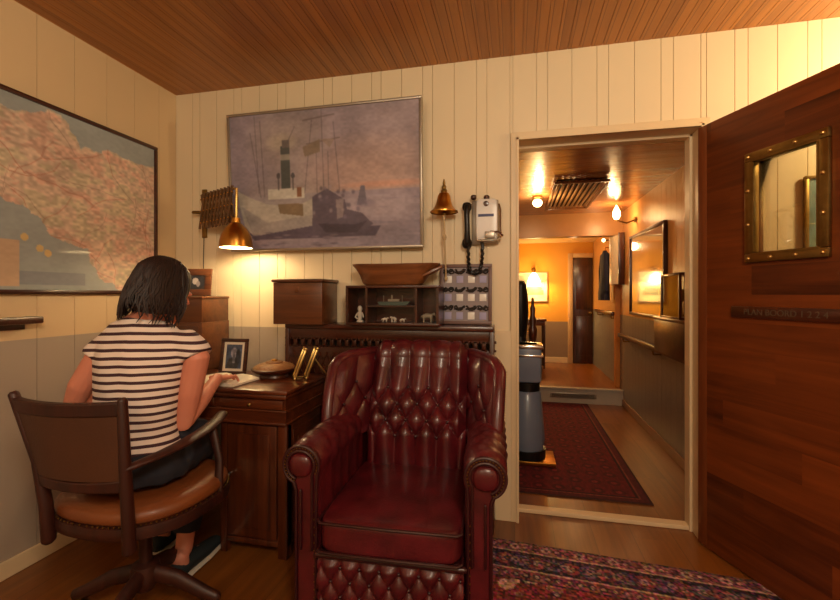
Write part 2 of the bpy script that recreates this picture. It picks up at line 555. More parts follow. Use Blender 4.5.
# hall
bm = BM(); box(bm, HX+t, HX+.1, YW+.14, FY, 0, 2.3)
irregular(bm, YW+.14, FY, 0, HZ, HX, -1, 'y', [.105])
struct('wall_hall_right', bm, M_hwall)
bm = BM(); box(bm, -.75, -.65, YW+.14, FY, 0, 2.3); struct('wall_hall_left', bm, M_hwall)
bm = BM(); box(bm, -.65, HX, YW+.14, YW+.15, DZ+.03, HZ); box(bm, -.65, DX0-.03, YW+.14, YW+.15, 0, DZ+.03); box(bm, DX1+.03, HX, YW+.14, YW+.15, 0, DZ+.03)
struct('wall_hall_front', bm, M_hwall)
bm = BM(); box(bm, -.75, HX+.1, YW+.14, HY+.12, HZ, HZ+.08)
y = YW+.15
while y < HY: box(bm, -.65, HX, y+.003, min(y+.137, HY), HZ-.008, HZ+.001); y += .14
struct('ceiling_hall', bm, M_ceilh)
bm = BM(); box(bm, HX-.014, HX, YW+.15, HY, 0, .07, .004); struct('baseboard_hall', bm, mat('hall_baseboard', rgb(150, 112, 84), .45))
# raised far floor, riser, beam, far ceiling and far wall
bm = BM(); box(bm, -.65, HX, HY, FY, 0, FZ); struct('floor_raised', bm, M_floor)
bm = BM(); box(bm, -.65, HX, HY-.012, HY, 0, FZ-.01, .002); box(bm, -.65, HX, HY-.03, HY+.03, FZ-.012, FZ+.006, .003)
rs = struct('trim_4', bm, mat('riser_paint', rgb(176, 166, 150), .5))
bm = BM(); box(bm, -.65, HX, HY, HY+.12, 1.82, HZ+.05, .004); struct('trim_5', bm, mat('beam_paint', rgb(176, 128, 78), .35))
bm = BM(); box(bm, -.75, HX+.1, HY+.12, FY+.1, FC, FC+.05); struct('ceiling_far', bm, mat('far_ceiling', rgb(224, 186, 128), .5))
bm = BM(); box(bm, -.75, HX+.1, FY, FY+.1, 0, FC); struct('wall_far', bm, M_yellow)
bm = BM(); box(bm, -.65, .77, FY-.014, FY, FZ, FZ+.08, .003); struct('baseboard_far', bm, M_trim)
# wall nib at the right of the far door
bm = BM(); box(bm, HX-.05, HX, HY+.13, HY+.2, FZ, FC, .004); struct('trim_6', bm, mat('nib_paint', rgb(190, 120, 50), .4))
# ventilation grille in the riser
g = thing('vent_grille', 'long dark vent grille set in the white step riser at the hall end', 'vent', (.62, HY-.012, .085))
bm = BM(); box(bm, -.24, .24, -.006, 0, -.028, .028, .002); obj('frame', bm, M_silver, g)
bm = BM(); box(bm, -.22, .22, -.0075, -.006, -.02, .02); obj('shade_plate', bm, M_dark, g)  # solid flat plate, the shade behind the louvres put into its colour
bm = BM()
for k in range(4): box(bm, -.22, .22, -.010, -.0076, -.016+k*.010, -.012+k*.010)
obj('louvre', bm, M_silver, g)
# far door with white casing
d = thing('door_2', 'x', 'door', (.965, FY, FZ)); 
for k in ('label', 'category'): del d[k]
d['kind'] = 'structure'
bm = BM(); box(bm, -.12, .155, -.03, -.005, 0, 1.56, .004)
for z0, z1 in ((.12, .7), (.8, 1.45)): box(bm, -.08, .12, -.036, -.03, z0, z1, .004)
obj('door_leaf', bm, M_dwoodv, d)
bm = BM(); box(bm, -.19, -.125, -.05, 0, 0, 1.63, .004); box(bm, -.125, .157, -.05, 0, 1.565, 1.63, .004)
obj('door_casing', bm, mat('far_casing', rgb(214, 178, 130), .4), d)
bm = BM(); lathe(bm, [(.012, 0), (.022, .03), (.012, .05)], (.11, -.045, .75), 12, M=Matrix.Rotation(PI/2, 4, 'X')); obj('door_handle', bm, M_brassd, d)

# ================================================================ OPEN MAHOGANY DOOR
d1 = thing('door_1', 'x', 'door', (.857, 2.284, .01), math.atan2(-.919, .394))
for k in ('label', 'category'): del d1[k]
d1['kind'] = 'structure'
DW, DH, DT = .86, 1.976, .042
wx0, wx1, wz0, wz1 = .285, .535, 1.345, 1.735           # glazed opening
# local: x along the leaf from the hinge, visible side is -y
bm = BM()
for a in ((.05, wx0, .0, DH), (wx1, DW, 0, DH), (wx0, wx1, 0, wz0), (wx0, wx1, wz1, DH)): box(bm, a[0], a[1], 0, DT, a[2], a[3])
obj('door_leaf', bm, M_mah, d1)
bm = BM(); box(bm, 0, .05, -.001, DT+.001, 0, DH, .003); obj('hinge_stile', bm, M_mahv, d1)
bm = BM(); frame_bm(bm, .315, .455, .036, .018, 0, .004)
bm.transform(Matrix.Translation(((wx0+wx1)/2, 0, (wz0+wz1)/2))); wf = obj('window_frame', bm, M_brassd, d1)
bm = BM(); frame_bm(bm, .262, .402, .014, .03, .012, .003)
bm.transform(Matrix.Translation(((wx0+wx1)/2, 0, (wz0+wz1)/2))); obj('glazing_bead', bm, M_brassd, wf)
bm = BM(); box(bm, wx0-.002, wx1+.002, .012, .016, wz0-.002, wz1+.002); obj('window_pane', bm, M_pane, d1)
cx, cz = (wx0+wx1)/2, (wz0+wz1)/2
rv = None
for i in range(12):
    ax = [-.14, -.047, .047, .14, .14, .14, .14, .047, -.047, -.14, -.14, -.14][i]; az = [.21, .21, .21, .21, .07, -.07, -.21, -.21, -.21, -.21, -.07, .07][i]
    b = BM(); lathe(b, [(.008, 0), (.0075, .003), (.004, .006)], (cx+ax, -.018, cz+az), 10, M=Matrix.Rotation(PI/2, 4, 'X')); obj('rivet', b, M_gold, wf)
bm = BM(); box(bm, .185, .80, -.012, 0, 1.083, 1.131, .003); pl = obj('name_plate', bm, M_dwood, d1)
def text_mesh(txt, size, M, m, parent, name='lettering', depth=.0008):
    cu = bpy.data.curves.new('t', 'FONT'); cu.body = txt; cu.size = size; cu.extrude = depth; cu.align_x = 'LEFT'; cu.align_y = 'CENTER'
    to = bpy.data.objects.new('t', cu); COL.objects.link(to)
    dg = bpy.context.evaluated_depsgraph_get(); dg.update()
    b = bmesh.new(); b.from_mesh(to.evaluated_get(dg).to_mesh())
    bpy.data.objects.remove(to)
    b.transform(M)
    return obj(name, b, m, parent, smooth=False)
text_mesh('PLAN BOORD 1 2 2 4', .034, Txyz(.245, -.0125, 1.107, PI/2), mat('faded_letters', rgb(92, 74, 56), .6), pl)
for z in (.25, 1.0, 1.75):
    b = BM(); loft(b, [(0, .02, z-.045), (0, .02, z+.045)], .008, 10); obj('hinge', b, M_brassd, d1)
b = BM(); lathe(b, [(.01, 0), (.01, .04), (.026, .05), (.028, .062), (.018, .075)], (.80, 0, .98), 16, M=Matrix.Rotation(PI/2, 4, 'X')); obj('door_knob', b, M_brassd, d1)

# ================================================================ CEILING AND WALL LAMPS BEHIND AND BESIDE THE CAMERA
def ceil_lamp(x, y, label):
    L = thing('ceiling_lamp', label, 'lamp', (x, y, ZC-.006))
    b = BM(); lathe(b, [(.13, -.0), (.14, -.02), (.05, -.04)], seg=24); obj('lamp_base', b, M_brass, L)
    b = BM(); loft(b, [(0, 0, -.03), (0, 0, -.09)], .012, 10); obj('lamp_stem', b, M_brass, L)
ceil_lamp(.45, -.40, 'round brass ceiling lamp over the middle of the room'); ceil_lamp(-.9, -1.1, 'round brass ceiling lamp at the rear of the room')
L = thing('wall_lamp', 'brass wall lamp on the cream boards right of the open door', 'lamp', (1.75, YW, 2.12))
b = BM(); lathe(b, [(.05, 0), (.045, .015), (.015, .025), (.012, .28)], (0, 0, -.05), 18, M=Matrix.Rotation(PI/2, 4, 'X')); obj('lamp_arm', b, M_brass, L)

# ================================================================ MAP ON THE LEFT WALL
MY0, MY1, MZ0, MZ1 = .80, 2.134, 1.192, 2.06
mp = thing('framed_map', 'large sea chart map in thin dark red frame on left wall', 'map', (XL, (MY0+MY1)/2, (MZ0+MZ1)/2), PI/2)
MW, MH = MY1-MY0, MZ1-MZ0
def wpx(px, py):                 # photo reading of the coastline -> place on the map sheet (0..1)
    u = (px-420)/427; dx = -.2164+u*.9763; dy = .9763+u*.2164
    s = (XL+.015)/dx; Y = dy*s; z = CAMZ+(294-py)/427*s
    return ((Y-MY0)/MW, (MZ1-z)/MH)
P = Pic(300, 200, (150, 156, 158))
nz = P.noise(5, .12, 3)
land = [wpx(*q) for q in [(-70, 105), (-30, 96), (0, 103), (15, 110), (30, 112), (48, 108), (62, 115), (70, 128), (80, 148), (95, 152), (110, 150), (130, 160), (158, 168)]] + [(1.1, .2), (1.1, 1.1)] + \
       [wpx(*q) for q in [(124, 298), (112, 285), (98, 275), (92, 255), (78, 248), (62, 242), (45, 228), (30, 214), (12, 202), (0, 197), (-30, 190), (-70, 180)]]
jr = random.Random(9)
def jag(pts, dep, amp):
    for _ in range(dep):
        o = []
        for a_, b_ in zip(pts, pts[1:]+pts[:1]):
            o += [a_, ((a_[0]+b_[0])/2+jr.uniform(-amp, amp), (a_[1]+b_[1])/2+jr.uniform(-amp, amp))]
        pts = o; amp *= .55
    return pts
land = jag(land, 3, .016)
P.poly([(x, y-.01) for x, y in land], (186, 172, 156)); P.poly(land, (198, 172, 154))
inland = P.a[..., 0] > .7
tex = P.noise(18, .9, 3); tex2 = P.noise(40, .5, 2)
P.put(inland & (tex > .16), (184, 176, 146), .5); P.put(inland & (tex < -.16), (198, 150, 134), .5)
r = random.Random(3)
for k in range(60):
    x0, y0 = r.random(), r.random(); a = r.random()*PI
    pts = [(x0, y0)]
    for j in range(5): a += r.uniform(-.6, .6); pts.append((pts[-1][0]+.05*math.cos(a), pts[-1][1]+.06*math.sin(a)))
    keep = P.a.copy()
    for q0, q1 in zip(pts, pts[1:]): P.line(*q0, *q1, .0016, (170, 100, 84) if k % 2 else (150, 120, 110), .5, .66)
    P.a = np.where(inland[..., None], P.a, keep)
i0 = wpx(0, 240); i1 = wpx(19, 291)
P.rect(i0[0]-.1, i0[1], i1[0], i1[1]-.01, (190, 160, 134)); P.rect(i1[0], i1[1]-.09, i1[0]+.22, i1[1]-.02, (128, 134, 142))
for q in ((24, 238), (48, 255), (40, 250)): e = wpx(*q); P.ell(e[0], e[1], .012, .02, (206, 176, 120))
P.bright(nz+P.noise(75, .26, 1)*np.where(inland, 1, .2)); P.a = np.clip(P.a*np.array([1.0, 1.01, 1.0])*1.06, 0, 1)
pic_obj('map_sheet', P, MW-.03, MH-.03, M_map, mp, Txyz(0, -.016, 0))
b = BM(); frame_bm(b, MW, MH, .020, .026, 0, .004); obj('frame', b, M_dwood, mp)
b = BM(); box(b, -MW/2+.01, MW/2-.01, -.014, -.002, -MH/2+.01, MH/2-.01); obj('backing', b, M_dwood, mp)

# shelf rail on the left wall
b = BM(); box(b, XL, XL+.07, .35, 1.475, 1.065, 1.095, .006); box(b, XL, XL+.012, .40, 1.44, 1.04, 1.066, .002)
one('wall_shelf', b, M_dwood, (XL, .9, 1.055), 'dark wooden shelf rail on the left wall under the map', 'shelf')

# ================================================================ SHIP PAINTING
pn = thing('ship_painting', 'large painting of a moored steamship in silver frame above the desk', 'painting', (-1.062, 2.245, 1.843))
pn.rotation_euler = (math.radians(3.2), 0, 0)
PW, PH = 1.165, .795
def q(px, py):
    u = (px-229)/195; top = 113-15*u
    return (u, (py-top)/(250-top))
P = Pic(320, 214, (128, 112, 124))
P.put(P.X**1.3*.9, (150, 126, 128)); P.ell(.75, .52, .45, .35, (176, 136, 120), .8, True); P.ell(.32, .2, .25, .3, (150, 130, 120), .7, True)
P.rect(.0, .60, 1, 1, (134, 118, 132), .9); P.ell(.85, .56, .3, .03, (196, 130, 104), .7, True); P.ell(.8, .72, .35, .12, (158, 138, 146), .8, True)
for k in range(60):
    x = P.r.rand(); y = .62+.38*P.r.rand(); P.ell(x, y, .03+.06*P.r.rand(), .006, (160, 142, 152) if k % 2 else (104, 92, 112), .45, True)
P.ell(.29, .22, .10, .08, (190, 168, 140), .6, True)
def PL(a, b_, wd, c, al=.9): P.line(*q(*a), *q(*b_), wd, c, al, .67)
P.ell(*q(290, 205), .3, .3, (170, 156, 142), .5, True)
P.poly([q(*a) for a in [(236, 189), (250, 196), (268, 203), (300, 206), (317, 198), (318, 228), (300, 232), (253, 238), (243, 225), (238, 205)]], (176, 164, 150))
P.poly([q(*a) for a in [(240, 205), (253, 238), (317, 228), (317, 215), (268, 222)]], (132, 120, 122), .6)
P.poly([q(*a) for a in [(244, 228), (253, 240), (380, 238), (385, 228), (318, 226), (253, 236)]], (74, 62, 78))
P.poly([q(*a) for a in [(317, 196), (332, 188), (350, 200), (352, 210), (367, 214), (378, 226), (360, 236), (316, 236)]], (78, 66, 80))
P.poly([q(*a) for a in [(280, 203), (307, 203), (307, 216), (282, 213)]], (112, 90, 66))
P.rect(*q(270, 188), *q(309, 197), (206, 196, 180)); P.rect(*q(301, 186), *q(306, 196), (120, 72, 48))
P.rect(*q(284.5, 144), *q(294.5, 187), (62, 64, 62)); P.rect(*q(286, 138), *q(294, 145), (96, 84, 80)); P.rect(*q(284.5, 152), *q(294.5, 158), (128, 120, 108))
for x in (281.5, 297): P.ell(*q(x, 174), .010, .022, (60, 56, 60)); PL((x, 174), (x, 188), .004, (70, 64, 66))
for a in [((257, 113), (260, 192)), ((263, 118), (266, 195)), ((328, 106), (329, 192)), ((322, 150), (322, 192)), ((334, 150), (334, 192)), ((300, 124), (292, 140)), ((252, 130), (262, 196)), ((318, 118), (309, 192)), ((340, 120), (345, 190))]:
    PL(*a, .0022, (84, 72, 78), .75)
PL((309, 118), (341, 112), .003, (92, 76, 74)); PL((312, 142), (346, 136), .003, (92, 76, 74))
P.poly([q(*a) for a in [(308, 145), (326, 137), (326, 150), (310, 155)]], (112, 92, 76)); P.poly([q(*a) for a in [(326, 137), (341, 137), (336, 146)]], (126, 104, 92), .8)
for k in range(26):
    x = 318+50*P.r.rand(); y = 186+32*P.r.rand(); P.ell(*q(x, y), .012, .02, [(98, 84, 100), (150, 132, 138), (66, 56, 70)][k % 3], .7, True)
P.poly([q(*a) for a in [(366, 186), (370, 186), (372, 205), (362, 206)]], (92, 84, 98)); P.ell(*q(370, 204), .06, .035, (110, 98, 116), .8, True)
P.poly([q(*a) for a in [(322, 224), (360, 226), (372, 222), (362, 234), (330, 234)]], (58, 48, 60))
P.poly([q(*a) for a in [(341, 200), (349, 198), (348, 218), (342, 220)]], (150, 132, 132), .6)
for k in range(40):
    x = 235+145*P.r.rand(); y = 232+16*P.r.rand(); P.ell(*q(x, y), .03, .008, (70, 60, 76) if k % 3 else (150, 132, 140), .5, True)
P.a = (P.a+np.roll(P.a, 1, 0)+np.roll(P.a, 1, 1)+np.roll(P.a, -1, 0)+np.roll(P.a, -1, 1))/5; P.a = (P.a**.76)*np.array([.97, 1.0, 1.02]); P.bright(P.noise(9, .16, 3)+P.noise(70, .10, 1))
pic_obj('canvas', P, PW-.02, PH-.02, M_pic, pn, Txyz(0, -.022, 0))
b = BM(); frame_bm(b, PW, PH, .013, .034, 0, .002); obj('frame', b, M_silver, pn)
b = BM(); box(b, -PW/2+.01, PW/2-.01, -.020, -.002, -PH/2+.01, PH/2-.01); obj('stretcher', b, M_dwood, pn)

# ================================================================ BRASS SCISSOR LAMP
sl = thing('scissor_lamp', 'wall lamp with folding lattice arm and lit bell shaped brass shade', 'lamp', (-1.875, YW, 1.69))
A0 = Vector((.03, -.07, 0)); A1 = Vector((.33, -.19, .005)); D = A1-A0; nX = 9
b = BM()
for k in range(nX):
    for sgn in (-1, 1):
        p0 = A0+D*((k-.25)/nX); p1 = A0+D*((k+1.25)/nX)
        off = Vector((D.y, -D.x, 0)).normalized()*(.006*sgn)
        p0 = p0+off+Vector((0, 0, -.105*sgn)); p1 = p1+off+Vector((0, 0, .105*sgn))
        ax = (p1-p0).normalized(); s_ = Vector((D.y, -D.x, 0)).normalized(); up = ax.cross(s_).normalized()
        vs = []
        for e in (p0, p1):
            for a_, c_ in ((-.010, -.0025), (.010, -.0025), (.010, .0025), (-.010, .0025)): vs.append(b.verts.new(e+up*a_+s_*c_))
        for f in ((0, 1, 2, 3), (7, 6, 5, 4), (0, 4, 5, 1), (1, 5, 6, 2), (2, 6, 7, 3), (3, 7, 4, 0)): b.faces.new([vs[i] for i in f])
la = obj('lattice_arm', b, M_scis, sl, smooth=False)
for k in range(nX+1):
    p = A0+D*(k/nX)
    for z in (0, .07, -.07):
        b = BM(); loft(b, [p+Vector((.004, -.012, z)), p+Vector((-.004, .012, z))], .004, 8)
        obj('rivet', b, M_brass, la)
b = BM(); box(b, -.016, .016, -.012, 0, -.15, .15, .003); loft(b, [(0, -.01, .0), (.03, -.07, 0)], .009, 8); loft(b, [(-.035, -.06, 0), (0, -.05, 0)], .010, 8); obj('wall_bracket', b, M_brassd, sl)
b = BM(); loft(b, [A1+Vector((0, 0, .09)), A1+Vector((.03, -.005, .085)), A1+Vector((.03, -.008, -.10))], .008, 10); obj('lamp_rod', b, M_gold, sl)
SC_ = A1+Vector((.03, -.01, -.245))      # shade bottom centre
b = BM(); lathe(b, [(.089, 0), (.087, .03), (.078, .07), (.060, .105), (.036, .13), (.024, .14), (.022, .165), (.020, .165), (.020, .138), (.034, .126), (.057, .102), (.075, .068), (.084, .03), (.086, 0)], SC_, 32, close=False); obj('lamp_shade', b, M_brass, sl)
b = BM(); lathe(b, [(.0845, .001), (.082, .03), (.073, .068), (.055, .101), (.033, .124), (.01, .128)], SC_, 32, close=False); obj('shade_lining', b, mat('white_lining', rgb(245, 238, 220), .5, var=.02), sl)
b = BM(); puff(b, SC_+Vector((0, 0, .085)), (.024, .024, .030), 2.2, 5); obj('light_bulb', b, M_bulb2, sl)
b = BM(); loft(b, [(0, -.012, -.15), (-.004, -.012, -.30), (.002, -.01, -.52)], .0025, 6); obj('power_cord', b, M_black, sl)
sl['label'] = 'wall lamp with folding lattice arm and lit bell shaped brass shade'

# ================================================================ RADIATOR COVER
rc = thing('radiator_cover', 'long dark wooden radiator cover with pierced top band behind the armchair', 'radiator cover', (-.67, 2.14, 0))
X0, X1 = -1.238+.67, -.10+.67
b = BM(); box(b, X0, X1, -.005, .158, 1.005, 1.03, .006); obj('top_board', b, M_dwood, rc)
b = BM(); box(b, X0+.01, X1-.012, .012, .03, .955, 1.005, .002)
box(b, X0+.01, X1-.012, .012, .03, .0, .905, .002)
n = 26; st = (X1-X0-.02)/n
for k in range(n+1):
    x = X0+.012+k*st
    box(b, x-.011, x+.011, .012, .03, .905, .955, .003)
    box(b, x-.019, x+.019, .012, .03, .945, .957); box(b, x-.019, x+.019, .012, .03, .903, .913)
obj('front_panel', b, M_dwood, rc)
b = BM()
for s in (-1, 1):
    for k in range(28):
        x = X0+.05+k*(X1-X0-.1)/27; dx = .12*s
        if X0 < x+dx < X1-.02: loft(b, [(x, .011, .62), (x+dx, .011, .88)], .004, 5, dome=False)
obj('lattice', b, M_dwood, rc)
for x0 in (X0, X1-.022):
    b = BM(); box(b, x0, x0+.022, 0, .155, 0, 1.004, .003); obj('side_panel', b, M_dwoodv, rc)
b = BM(); box(b, X0+.03, X1-.03, .10, .12, .1, .93); obj('radiator', b, mat('radiator_dark', rgb(74, 60, 50), .5), rc)

# ================================================================ WOODEN BOX ON THE COVER
wbx = thing('wooden_chest', 'plain brown wooden box with overhanging lid on left end of the radiator cover', 'box', (-1.134, 2.185, 1.03))
b = BM(); box(b, -.143, .143, -.1, .1, 0, .225, .004); obj('body', b, M_boxw, wbx)
b = BM(); box(b, -.152, .152, -.110, .105, .226, .243, .007); obj('lid', b, M_boxw, wbx)
b = BM(); box(b, -.012, .012, -.106, -.1, .17, .20, .002); obj('lock_plate', b, M_boxw, wbx)

# ================================================================ SHELF BOX WITH FIGURES
sx = thing('curio_shelf', 'low dark wooden pigeonhole shelf holding small figures on the radiator cover', 'shelf', (-.614, 2.168, 1.031))
b = BM(); W = .246
box(b, -W, W, -.08, .08, 0, .014, .002); box(b, -W, W, -.08, .08, .192, .206, .002)
box(b, -W, -W+.013, -.08, .08, .014, .192); box(b, W-.013, W, -.08, .08, .014, .192); box(b, -W, W, .072, .08, .014, .192)
obj('case', b, M_dwood, sx)
for x in (-.134, .129): b = BM(); box(b, x-.006, x+.006, -.076, .072, .0142, .1918); obj('divider', b, M_dwood, sx)
b = BM(); box(b, -.1278, .1228, -.076, .072, .095, .103); obj('shelf_board', b, M_dwood, sx)
M_ivory = mat('ivory_figure', rgb(206, 196, 180), .4); M_stone = mat('grey_stone', rgb(140, 130, 112), .5); M_green = mat('green_bronze', rgb(70, 86, 78), .4)
def animal(name, x, y, z, s, m, label, cat, rz=0, trunk=False, group=None):
    b = BM()
    loft(b, [(-.9*s, 0, 1.15*s), (-.3*s, 0, 1.3*s), (.5*s, 0, 1.2*s)], [(.42*s, .38*s), (.5*s, .42*s), (.42*s, .36*s)], 10)
    for lx in (-.85, .5):
        for ly in (-.24, .24): loft(b, [(lx*s, ly*s, 1.0*s), (lx*s, ly*s, .12*s)], [.17*s, .13*s], 8)
    loft(b, [(.6*s, 0, 1.4*s), (1.05*s, 0, 1.6*s), (1.3*s, 0, 1.45*s)], [.3*s, .3*s, .18*s], 8)
    if trunk: loft(b, [(1.3*s, 0, 1.45*s), (1.5*s, 0, 1.0*s), (1.45*s, 0, .5*s)], [.16*s, .11*s, .07*s], 8)
    for ly in (-.25, .25): loft(b, [(1.0*s, ly*s, 1.75*s), (.9*s, ly*1.6*s, 1.55*s)], [.08*s, .2*s], 6)
    loft(b, [(-1.3*s, 0, 1.35*s), (-1.45*s, 0, .8*s)], .05*s, 6)
    b.transform(Txyz(x, y, z, 0, 0, rz))
    return one(name, b, m, (x, y, z), label, cat, group, ang=60)
b = BM()
lathe(b, [(.020, 0), (.018, .006), (.010, .012), (.013, .03), (.016, .045), (.009, .056), (.013, .066), (.011, .078), (.003, .086)], (-.614-.19, 2.15, 1.0455), 14)
loft(b, [(-.819, 2.15, 1.09), (-.828, 2.145, 1.07), (-.815, 2.14, 1.062)], .004, 6); loft(b, [(-.79, 2.15, 1.09), (-.782, 2.143, 1.072)], .004, 6)
one('figurine', b, M_ivory, (-.804, 2.15, 1.0455), 'pale standing figurine in the left compartment of the dark shelf', 'figurine')
animal('elephant_figurine', -.614+.185, 2.135, 1.0455, .028, M_stone, 'grey elephant figurine in the right compartment of the dark shelf', 'figurine', 0, True)
animal('animal_figurine', -.614-.045, 2.135, 1.0455, .014, M_ivory, 'white animal figurine, leftmost of the three in the middle compartment', 'figurine', .5, group='white animal figurines')
animal('animal_figurine', -.614+.0, 2.13, 1.0455, .017, M_ivory, 'white animal figurine, tallest and middle one of the three on the dark shelf', 'figurine', 2.6, group='white animal figurines')
animal('animal_figurine', -.614+.05, 2.135, 1.0455, .012, M_ivory, 'small white animal figurine, rightmost of the three in the middle compartment', 'figurine', .1, group='white animal figurines')
sm = thing('ship_model', 'small greenish ship model on the upper middle board of the dark shelf', 'model ship', (-.614, 2.14, 1.1345))
b = BM(); prism(b, [(-.075, .0), (.07, .0), (.09, .02), (-.085, .018)], -.012, .012, Matrix.Rotation(PI/2, 4, 'X')); obj('hull', b, M_green, sm, smooth=False)
b = BM(); box(b, -.03, .03, -.008, .008, .02, .032); loft(b, [(-.01, 0, .03), (-.01, 0, .05)], .004, 6); loft(b, [(.045, 0, .018), (.045, 0, .05)], .0015, 5); loft(b, [(-.055, 0, .018), (-.055, 0, .05)], .0015, 5); obj('superstructure', b, M_stone, sm)

# ================================================================ WOODEN TROUGH
tr = thing('wooden_trough', 'long carved brown wooden trough bowl on top of the pigeonhole shelf', 'bowl', (-.615, 2.165, 1.238))
b = BM()
def tr_ring(a, b_, z, shift=0, n=36):
    out = []
    for k in range(n):
        t_ = 2*PI*k/n; c, s = math.cos(t_), math.sin(t_)
        x = shift+a*math.copysign(abs(c)**.75, c); y = b_*math.copysign(abs(s)**.75, s)
        out.append(b.verts.new((x, y, z + (.004 if z > .09 else 0)*abs(c))))
    return out
R = [tr_ring(.150, .045, 0, -.01), tr_ring(.165, .055, .012, -.01), tr_ring(.188, .072, .055, -.003), tr_ring(.215, .088, .088, .003), tr_ring(.232, .094, .098, .006), tr_ring(.236, .095, .108, .006), tr_ring(.226, .088, .109, .006), tr_ring(.180, .066, .06, -.002), tr_ring(.14, .04, .022, -.01)]
for A, B in zip(R, R[1:]):
    for k in range(36): b.faces.new((A[k], A[(k+1) % 36], B[(k+1) % 36], B[k]))
b.faces.new(list(reversed(R[0]))); b.faces.new(R[-1])
obj('bowl', b, M_bowl, tr, ang=70)
b = BM(); loft(b, [(.16, -.02, .05), (.21, -.015, .075), (.246, -.01, .092)], [(.012, .03), (.014, .024), (.010, .016)], 10, ref=Vector((0, 0, 1))); obj('handle', b, M_bowl, tr)

# ================================================================ BELL
bl = thing('ship_bell', 'brass ship bell with pull rope hanging on back wall right of painting', 'bell', (-.362, 2.215, 1.62))
b = BM(); lathe(b, [(.073, 0), (.073, .006), (.060, .016), (.046, .035), (.038, .06), (.034, .085), (.026, .1), (.008, .106), (.008, .098), (.022, .092), (.029, .082), (.033, .058), (.041, .035), (.054, .016), (.066, .004)], seg=28, close=False); obj('bell_body', b, M_brass, bl)
b = BM(); lathe(b, [(.014, .104), (.018, .115), (.010, .122), (.013, .135), (.007, .145), (.008, .155), (.003, .175)], seg=14)
loft(b, [(0, 0, .125), (.0, .05, .135), (0, .10, .115)], .006, 8); box(b, -.012, .012, .092, .1, .08, .15, .002); obj('bracket', b, M_brassd, bl)
b = BM(); loft(b, [(0, 0, .09), (0, 0, -.005)], .003, 6); puff(b, (0, 0, -.006), (.011, .011, .012), 2, 3); obj('clapper', b, M_brassd, bl)
M_rope = mat('cotton_rope', rgb(196, 172, 132), .8, bump=.4, bscale=200)
b = BM(); loft(b, [(0, 0, -.015), (.003, .0, -.15), (.006, .02, -.30), (.006, .03, -.355)], [.006, .005, .0045, .004], 8); puff(b, (.003, 0, -.13), (.011, .011, .018), 2, 3); puff(b, (0, 0, -.03), (.009, .009, .014), 2, 3); puff(b, (.006, .03, -.345), (.009, .009, .014), 2, 3); obj('pull_rope', b, M_rope, bl)

# ================================================================ WALL TELEPHONE
ph = thing('wall_telephone', 'white wall telephone with black handset and hanging cord beside the bell', 'telephone', (-.150, YW-.008, 1.575))
b = BM(); box(b, -.072, .066, -.012, 0, -.12, .115, .004); obj('back_plate', b, M_silver, ph)
b = BM(); puff(b, (.008, -.038, 0), (.056, .027, .112), 8, 5); obj('case', b, M_white, ph)
b = BM(); box(b, -.035, .045, -.0665, -.064, .018, .032, .001); obj('label_strip', b, mat('blue_label', rgb(72, 78, 120), .5), ph)
b = BM(); box(b, .0, .05, -.080, -.0655, -.095, -.060, .003); obj('coin_tray', b, M_silver, ph)
for x, z in ((-.062, .128), (.006, .124)):
    b = BM(); puff(b, (x, -.028, z), (.016, .016, .014), 2.3, 4); loft(b, [(x, 0, z), (x, -.02, z)], .006, 8); obj('bell_cap', b, M_dwood, ph)
b = BM(); lathe(b, [(.001, 0), (.014, .002), (.012, .008), (.001, .01)], (.006, -.066, .085), 14, M=Matrix.Rotation(PI/2, 4, 'X')); obj('dial_knob', b, M_dwood, ph)
b = BM(); loft(b, [(.07, -.01, .09), (.078, -.03, .06), (.078, -.04, -.05), (.085, -.06, -.085), (.06, -.075, -.105), (-.04, -.07, -.105)], .005, 8); loft(b, [(.03, -.064, -.06), (.07, -.075, -.065), (.088, -.06, -.08)], .006, 8); obj('wire_guard', b, M_chrome, ph)
b = BM(); loft(b, [(-.094, -.05, .075), (-.094, -.062, .03), (-.092, -.06, -.05), (-.094, -.05, -.11)], [.017, .014, .014, .018], 12)
puff(b, (-.096, -.035, .078), (.025, .024, .025), 2.4, 4); puff(b, (-.096, -.034, -.115), (.027, .024, .028), 2.4, 4); obj('handset', b, M_black, ph)
b = BM()
pts = []
for k in range(60):
    t_ = k/59; a = t_*PI
    base = Vector((-.088+.074*t_-.012*math.sin(2*a), -.045, -.125-.165*math.sin(a)**.7+.03*t_))
    a2 = k*1.9
    pts.append(base+Vector((.003*math.cos(a2), .003*math.sin(a2), 0)))
loft(b, pts, .0085, 8)
loft(b, [(-.075, -.03, .09), (-.098, -.035, .05), (-.10, -.03, -.08)], .004, 6)
obj('cord', b, M_black, ph)

